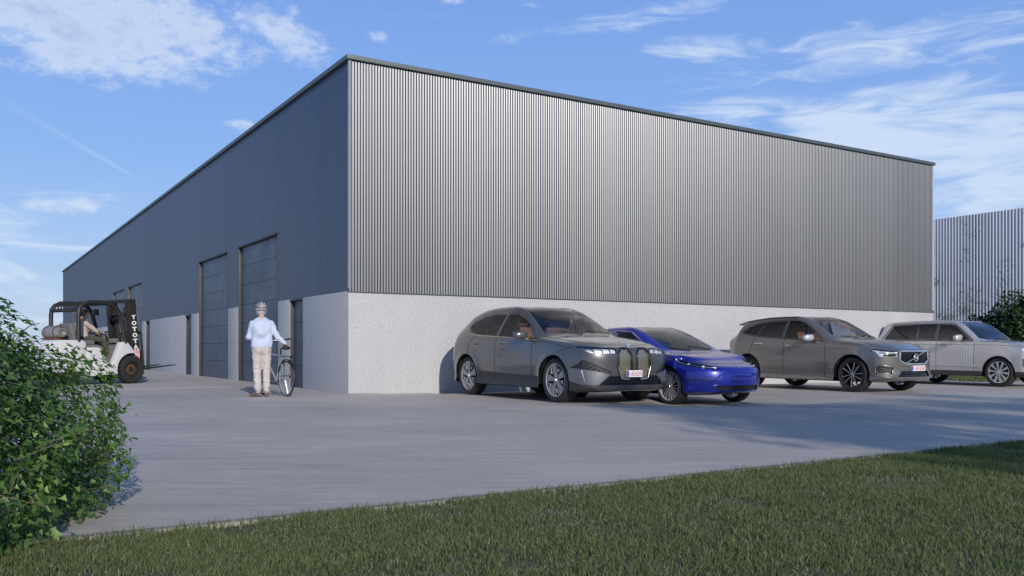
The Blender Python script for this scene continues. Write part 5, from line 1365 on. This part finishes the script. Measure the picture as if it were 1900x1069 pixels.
for sh, e, w_ in ((sl, el2, wl2), (sr, er2, wr2)): cap(b, sh, e, .068, .052); cap(b, e, w_+(e-w_)*.12, .052, .038)
me = remesh(b, .012, 2, lambda p: (.010, 9, 9)); link('shirt', me, M_BEI, dr); me.shade_smooth()
b = MB(); b.ell((-.04, 0, 1.2), (.14, .17, .11))
for h, k, a in ((hl, kl, al), (hr_, kr, ar)): cap(b, h, k, .092, .07); cap(b, k, a+Vector((0, 0, .03)), .07, .055)
me = remesh(b, .012, 2, lambda p: (.012, 9, 9)); link('trousers', me, M_DTR, dr); me.shade_smooth()
for a in (al, ar):
    b = MB(); shoe(b, a, (a.x+.2, a.y, 0), a.z-.085); me = remesh(b, .01, 2); link('shoe', me, M_BBLK, dr); me.shade_smooth()
b = MB(); b.ell(hc+Vector((-.018, 0, .045)), (.098, .083, .085)); b.ell(hc+Vector((-.05, 0, .0)), (.068, .08, .075)); link('hair', remesh(b, .009, 2), M_HAIR, dr).data.shade_smooth()
# ------------------------------------------------------------------ plants
rng = np.random.default_rng(7)
def m_leaf(name, stops, rough=.42, trans=.35, spec=.4, tcol=(.16, .24, .07)):
    m = bpy.data.materials.new(name); m.use_nodes = True; T = NT(m.node_tree)
    at = T.n('ShaderNodeAttribute', attribute_name='rnd')
    r = T.ramp((at, 2), stops)
    p = T.n('ShaderNodeBsdfPrincipled', {'Base Color': r, 'Roughness': rough, 'Specular IOR Level': spec})
    tc = T.mix(1., r, tcol, 'MULTIPLY'); tcs = T.n('ShaderNodeVectorMath', {3: 6.}, operation='SCALE'); T.link(tc, 2, tcs, 0)
    tr = T.n('ShaderNodeBsdfTranslucent', {0: tcs})
    mx = T.n('ShaderNodeMixShader', {0: trans, 1: p, 2: tr}); T.n('ShaderNodeOutputMaterial', {0: mx}); return m
def leaves(P, N, size, shape, tipdir=None, fold=.12):
    """P (n,3) positions, N (n,3) approximate normals, shape list of (x,y) half outline; returns V, F"""
    n = len(P)
    N = N/np.linalg.norm(N, axis=1, keepdims=True)
    if tipdir is None: tipdir = rng.normal(size=(n, 3))
    t = tipdir-N*np.sum(tipdir*N, 1, keepdims=True); t /= np.linalg.norm(t, axis=1, keepdims=True)+1e-9
    s = np.cross(t, N)
    k = len(shape)
    V = np.zeros((n, 2+2*k, 3)); sz = size[:, None]
    V[:, 0] = P; V[:, 1] = P+t*sz*shape[-1][1] if False else P+t*sz
    for i, (x, y) in enumerate(shape):
        for j, sg in enumerate((-1, 1)):
            V[:, 2+2*i+j] = P+t*sz*y+s*sz*x*sg+N*sz*fold*abs(x)*2
    F = []
    idx = np.arange(n)*(2+2*k)
    fl = [(0, 2, 4, 1), (0, 1, 5, 3)] if k == 2 else [(0, 2, 1, 3)]
    for f in fl: F.append(np.stack([idx+a for a in f], 1))
    F = np.stack(F, 1).reshape(-1, 4)
    return V.reshape(-1, 3), F
IVY = [(.54, -.02), (.27, .40)]
def superell(n, c, a, e, lo, hi):
    out = []
    while sum(len(o) for o in out) < n:
        q = rng.uniform(-1.04, 1.04, (n*3, 3)); q[:, 2] = np.abs(q[:, 2])
        f = (np.abs(q)**e).sum(1); k = (f > lo) & (f < hi)
        out.append(q[k])
    q = np.concatenate(out)[:n]
    g = np.sign(q)*np.abs(q)**(e-1)/np.array(a)
    return q*np.array(a)+np.array(c), g/np.linalg.norm(g, axis=1, keepdims=True), (np.abs(q)**e).sum(1)
M_IVY = m_leaf('ivy_leaf', [(0., (.03, .066, .022)), (.35, (.075, .145, .042)), (.7, (.145, .25, .065)), (.92, (.25, .38, .10)), (1., (.36, .48, .17))])
M_STEM = mat('woody_stem', (.11, .085, .055), .8)
hd = empty('hedge', (-3.46, 3.72, 0), 0, 'big leafy green hedge filling the left foreground at the edge of the paving', 'hedge')
c, a = (0, 0, 0), (1.22, 2.3, 1.23)
lump = lambda P: np.array([noise.noise(Vector(p*2.2)) for p in P])
P, N, f = superell(66000, c, a, 2.8, .4, 1.02)
lp = lump(P); P = P+N*(lp*.24)[:, None]+N*.03
wk = .98+.03*np.sin(np.clip(P[:, 2]/.62, 0, 1)*math.pi/2); P[:, 0] *= wk; P[:, 1] *= wk
keep = rng.random(len(P)) < np.clip((f-.36)/.4, .15, 1)
P, N, lp = P[keep], N[keep], lp[keep]
# sprigs: thin shoots with leaves standing proud of the clipped body
SP = []; stems = MB()
def sprig(p0, d, L, nl, sz):
    p = Vector(p0); d = Vector(d).normalized(); pts = [p.copy()]
    for i in range(5):
        d = (d+Vector(rng.normal(size=3))*.14+Vector((0, 0, -.02))).normalized(); p = p+d*L/5; pts.append(p.copy())
    stems.tube(pts, [.0035, .003, .003, .0025, .002, .0015], 4)
    for i in range(nl):
        t = (.15+.85*(i+rng.random())/nl)*5; k = min(4, int(t)); q = pts[k].lerp(pts[k+1], t-k)
        SP.append((q+Vector(rng.normal(size=3))*.018, d, sz*rng.uniform(.7, 1.2)))
sel = rng.choice(len(P), 420, replace=False)
for i in sel:
    n_ = Vector(N[i]); 
    sprig(Vector(P[i])-n_*.12, n_+Vector((rng.normal()*.5, rng.normal()*.5, .35+rng.normal()*.4)), rng.uniform(.13, .28), int(rng.integers(6, 12)), .042)
for p0, d, L in (((1.22, .45, .46), (.6, .3, .35), .34), ((1.2, .9, .34), (.7, .3, .2), .28), ((1.18, -.3, .25), (.7, .2, .3), .26), ((1.18, .1, .30), (.8, .3, .1), .3), ((1.2, .3, .42), (.6, .6, .25), .3), ((1.15, -.25, .2), (.8, .2, .15), .22)):
    sprig(p0, d, L, 12, .045)
for k in range(90):            # long bare canes weaving over the flank
    i = rng.integers(len(P)); p = Vector(P[i]); n_ = Vector(N[i]); d = Vector((rng.normal()*.2, rng.uniform(.3, 1.), rng.uniform(.2, .9))).normalized(); pts = []
    for j in range(7): pts.append(p+n_*(.01-.02*abs(j-3))+d*(j-3)*.09+Vector((0, 0, -.006*(j-3)**2)))
    stems.tube(pts, .003, 4)
stems.tube([(0, -.6, 0), (.1, -.5, .4), (.3, -.4, .8)], [.04, .03, .015], 8); stems.tube([(.2, .6, 0), (.4, .7, .4), (.5, .9, .8)], [.04, .03, .015], 8); stems.tube([(.9, .2, 0), (1.05, .3, .3), (1.0, .4, .6)], [.03, .02, .01], 8)
stems.build('stems', M_STEM, hd, 60)['kind'] = 'stuff'
spP = np.array([tuple(s[0]) for s in SP]); spD = np.array([tuple(s[1]) for s in SP]); spS = np.array([s[2] for s in SP])
n = len(P); up = np.array([0, 0, 1.])
NN = N*.75+up*.55+rng.normal(size=(n, 3))*.42
TD = N*.5-up*.8+rng.normal(size=(n, 3))*.45
S1 = rng.uniform(.024, .046, n)*np.where(rng.random(n) < .09, 1.4, 1.)*(1+.28*np.clip(-P[:, 1]-.1, 0, 1))
V1, F1 = leaves(P, NN, S1, IVY, TD)
NN = up*.8+rng.normal(size=(len(spP), 3))*.5; TD = spD*.6-up*.3+rng.normal(size=(len(spP), 3))*.5
V2, F2 = leaves(spP, NN, spS, IVY, TD)
r1 = np.repeat(np.clip(rng.normal(.47, .27, n)+lp*.3, 0, 1), 2); r2 = np.repeat(np.clip(rng.normal(.62, .2, len(spP)), 0, 1), 2)
keepz = None
V = np.concatenate([V1, V2]); V[:, 2] = np.maximum(V[:, 2], .004)
bigmesh('foliage', V, np.concatenate([F1, F2+len(V1)]), M_IVY, hd, np.concatenate([r1, r2]))

# shrub at the right, in front of the second warehouse
M_LAUREL = m_leaf('laurel_leaf', [(0., (.012, .026, .012)), (.5, (.035, .07, .022)), (.85, (.09, .14, .04)), (1., (.22, .26, .09))], .35, .2)
def shrub(loc, a, n, label, sz, group=None):
    s = empty('shrub', loc, 0, label, 'shrub', group)
    P, N, f = superell(n, (0, 0, 0), a, 2.2, .5, 1.02)
    lp = np.array([noise.noise(Vector(p*.9)) for p in P]); lp2 = np.array([noise.noise(Vector(p*2.6)) for p in P])
    P = P+N*(lp*.65+lp2*.3)[:, None]
    NN = N*.6+np.array([0, 0, .6])+rng.normal(size=P.shape)*.6
    V, F = leaves(P, NN, rng.uniform(sz*.7, sz*1.3, n), [(.28, .45)]); V[:, 2] = np.maximum(V[:, 2], .01)
    bigmesh('foliage', V, F, M_LAUREL, s, np.clip(rng.normal(.45, .25, n), 0, 1))
    t = MB()
    for k in range(7):
        an = k*.9; t.tube([(.1*math.cos(an), .1*math.sin(an), -.1), (a[0]*.25*math.cos(an), a[1]*.25*math.sin(an), a[2]*.4), (a[0]*.5*math.cos(an), a[1]*.5*math.sin(an), a[2]*.75)], [.05, .035, .015], 6)
    t.build('stems', M_STEM, s, 60); return s
shrub((20.0, 32.6, 0), (3.3, 1.8, 2.85), 26000, 'dark leafy shrub behind the silver car at the right edge', .17)
shrub((24.4, 30.6, 0), (2.6, 1.7, 2.6), 12000, 'dark leafy shrub further right of the silver car, outside the frame', .17)

# trees standing behind the viewer (their shade falls on the yard)
M_BARK = mat('bark', (.12, .095, .07), .9, bump=(14, .8, .03), var=(6, .25))
M_TLEAF = m_leaf('tree_leaf', [(0., (.015, .035, .01)), (.6, (.035, .07, .018)), (1., (.09, .13, .035))], .5, .3)
def tree(loc, label, group, H_=12, Rr=2.7, n=4600, seed=1):
    r = random.Random(seed); t = empty('tree', loc, 0, label, 'tree', group)
    tb = MB(); top = Vector((r.uniform(-.3, .3), r.uniform(-.3, .3), H_*.84))
    tb.tube([(0, 0, -.2), (.03, .02, H_*.2), (top.x*.4, top.y*.4, H_*.42), top], [.22, .17, .12, .04], 10)
    tips = []
    for k in range(13):
        an = k*2.4+r.uniform(-.3, .3); z0 = H_*(.55+.26*k/13); b0 = Vector((top.x*.4, top.y*.4, z0)); L = Rr*(1.-.35*k/13)*r.uniform(.75, 1.05)
        e = b0+Vector((math.cos(an)*L, math.sin(an)*L, L*.4)); m_ = b0.lerp(e, .5)+Vector((0, 0, -.15))
        tb.tube([b0, m_, e], [.07, .045, .015], 6); tips += [e, b0.lerp(e, .65)+Vector((0, 0, .1))]
        for q in range(2):
            e2 = m_+Vector((math.cos(an+(-1)**q*.9)*L*.45, math.sin(an+(-1)**q*.9)*L*.45, .45)); tb.tube([m_, e2], [.035, .01], 5); tips.append(e2)
    tips.append(Vector((top.x, top.y, H_*.93)))
    tb.build('trunk', M_BARK, t, 60)
    rg = np.random.default_rng(seed); tp = np.array([tuple(p) for p in tips])
    idx = rg.integers(len(tp), size=n); off = rg.normal(size=(n, 3)); off /= np.linalg.norm(off, axis=1, keepdims=True)
    P = tp[idx]+off*(rg.random(n)**.45*.85)[:, None]*np.array([1, 1, .72]); P[:, 2] = np.minimum(P[:, 2], H_)
    V, F = leaves(P, rg.normal(size=(n, 3))+np.array([0, 0, .6]), rg.uniform(.14, .27, n), [(.4, .5)])
    bigmesh('crown', V, F, M_TLEAF, t, rg.random(n)); return t
def copy_tree(o, loc, rz, sc_, label=None):
    c = o.copy(); col.objects.link(c); c.location = loc; c.rotation_euler = (0, 0, rz); c.scale = (sc_,)*3
    if label: c['label'] = label
    for ch in o.children:
        d = ch.copy(); col.objects.link(d); d.parent = c
    return c
TL = 'broadleaf tree on the grass behind the viewer whose shade streaks the paving'
T1 = tree((12.2, -9.6, 0), TL, 'shade trees behind the viewer', 12, 2.9, seed=3)
T2 = tree((17.2, -8.6, 0), TL, 'shade trees behind the viewer', 11.4, 2.7, seed=5)
copy_tree(T1, (22., -10.0, 0), 2.1, 1.0); copy_tree(T2, (26.0, -9.8, 0), 4., 1.03); copy_tree(T1, (32, -11.5, 0), 1., 1.)
TR = 'distant broadleaf tree in the row beyond the right side of the yard'
k = 0
for i in range(13):
    rr_ = copy_tree((T1, T2)[i % 2], (48+4*math.sin(i*2.3), -34+i*6.0, -5.2), i*1.7, 1.25+.16*math.sin(i*1.3), TR); rr_['group'] = 'tree row beyond the yard'

# grass
M_GRASS = m_leaf('grass_blade', [(0., (.075, .10, .042)), (.45, (.135, .165, .07)), (.8, (.21, .23, .11)), (.9, (.29, .28, .17)), (.94, (.38, .34, .25)), (1., (.48, .44, .36))], .55, .3, .25, (.16, .22, .08))
def grass(name, u0, u1, v0, v1, dens, Lm, wd, seed=1, holes=True, z0=0., near=None):
    rg = np.random.default_rng(seed); n = int((u1-u0)*(v1-v0)*dens)
    u = rg.uniform(u0, u1, n); v = rg.uniform(v0, v1, n)
    nz = np.array([noise.noise(Vector((a*1.9, b*1.9, seed)))+.6*noise.noise(Vector((a*6, b*6, 2.))) for a, b in zip(u, v)])
    if holes:
        k = rg.random(n) < np.clip(.82+nz*.8, .3, 1); u, v, nz = u[k], v[k], nz[k]; n = len(u)
    ca, sa = math.cos(UA), math.sin(UA)
    X = C0.x+u*ca-v*sa; Y = C0.y+u*sa+v*ca
    if near is not None:
        k = near(X, Y); X, Y, nz = X[k], Y[k], nz[k]; n = len(X)
    L = Lm*rg.uniform(.5, 1.25, n)*(1+nz*.35); an = rg.uniform(0, 2*math.pi, n); ln = rg.uniform(.15, .75, n)
    dx, dy = np.cos(an), np.sin(an); fx = rg.uniform(0, 2*math.pi, n); sx, sy = np.cos(fx)*wd/2, np.sin(fx)*wd/2
    z = np.full(n, z0)
    straw = rg.random(n) < (.07+.22*np.clip(-nz, 0, 1)); ln = np.where(straw, ln*2.6, ln); L = np.where(straw, L*.7, L)
    B = np.stack([X, Y, z], 1); S = np.stack([sx, sy, z*0], 1)
    M1 = B+np.stack([dx*ln*L*.3, dy*ln*L*.3, L*.55], 1); Tp = B+np.stack([dx*ln*L, dy*ln*L, L*(1-.35*np.minimum(ln, 1.2))], 1)
    V = np.stack([B-S, B+S, M1+S*.75, M1-S*.75, Tp], 1).reshape(-1, 3)
    i = np.arange(n)*5
    F = np.stack([np.stack([i, i+1, i+2], 1), np.stack([i, i+2, i+3], 1), np.stack([i+3, i+2, i+4], 1)], 1).reshape(-1, 3)
    r = np.where(straw, rg.uniform(.93, 1., n), np.clip(rg.normal(.42, .2, n)+nz*.12, 0, .9))
    o = bigmesh(name, V, F, M_GRASS, None, np.repeat(r, 3)); o['kind'] = 'stuff'
    return o
vis = lambda X, Y: (Y > 2.6) & (np.abs(X) < Y*.62+.9)
grass('grass', -11, 12.5, -17.6, PE-.05, 10500, .040, .0042, 1, near=vis, z0=-.006)
grass('grass', -12, 22, -20, PE-.05, 500, .05, .009, 2, near=lambda X, Y: ~vis(X, Y), z0=-.006)
grass('grass', -11, 14, PE-.16, PE-.05, 3200, .06, .0045, 5, near=vis, z0=-.004)     # longer fringe along the kerb
grass('grass', 20.1, 31, -1.5, 9, 500, .09, .016, 4, z0=-.1)
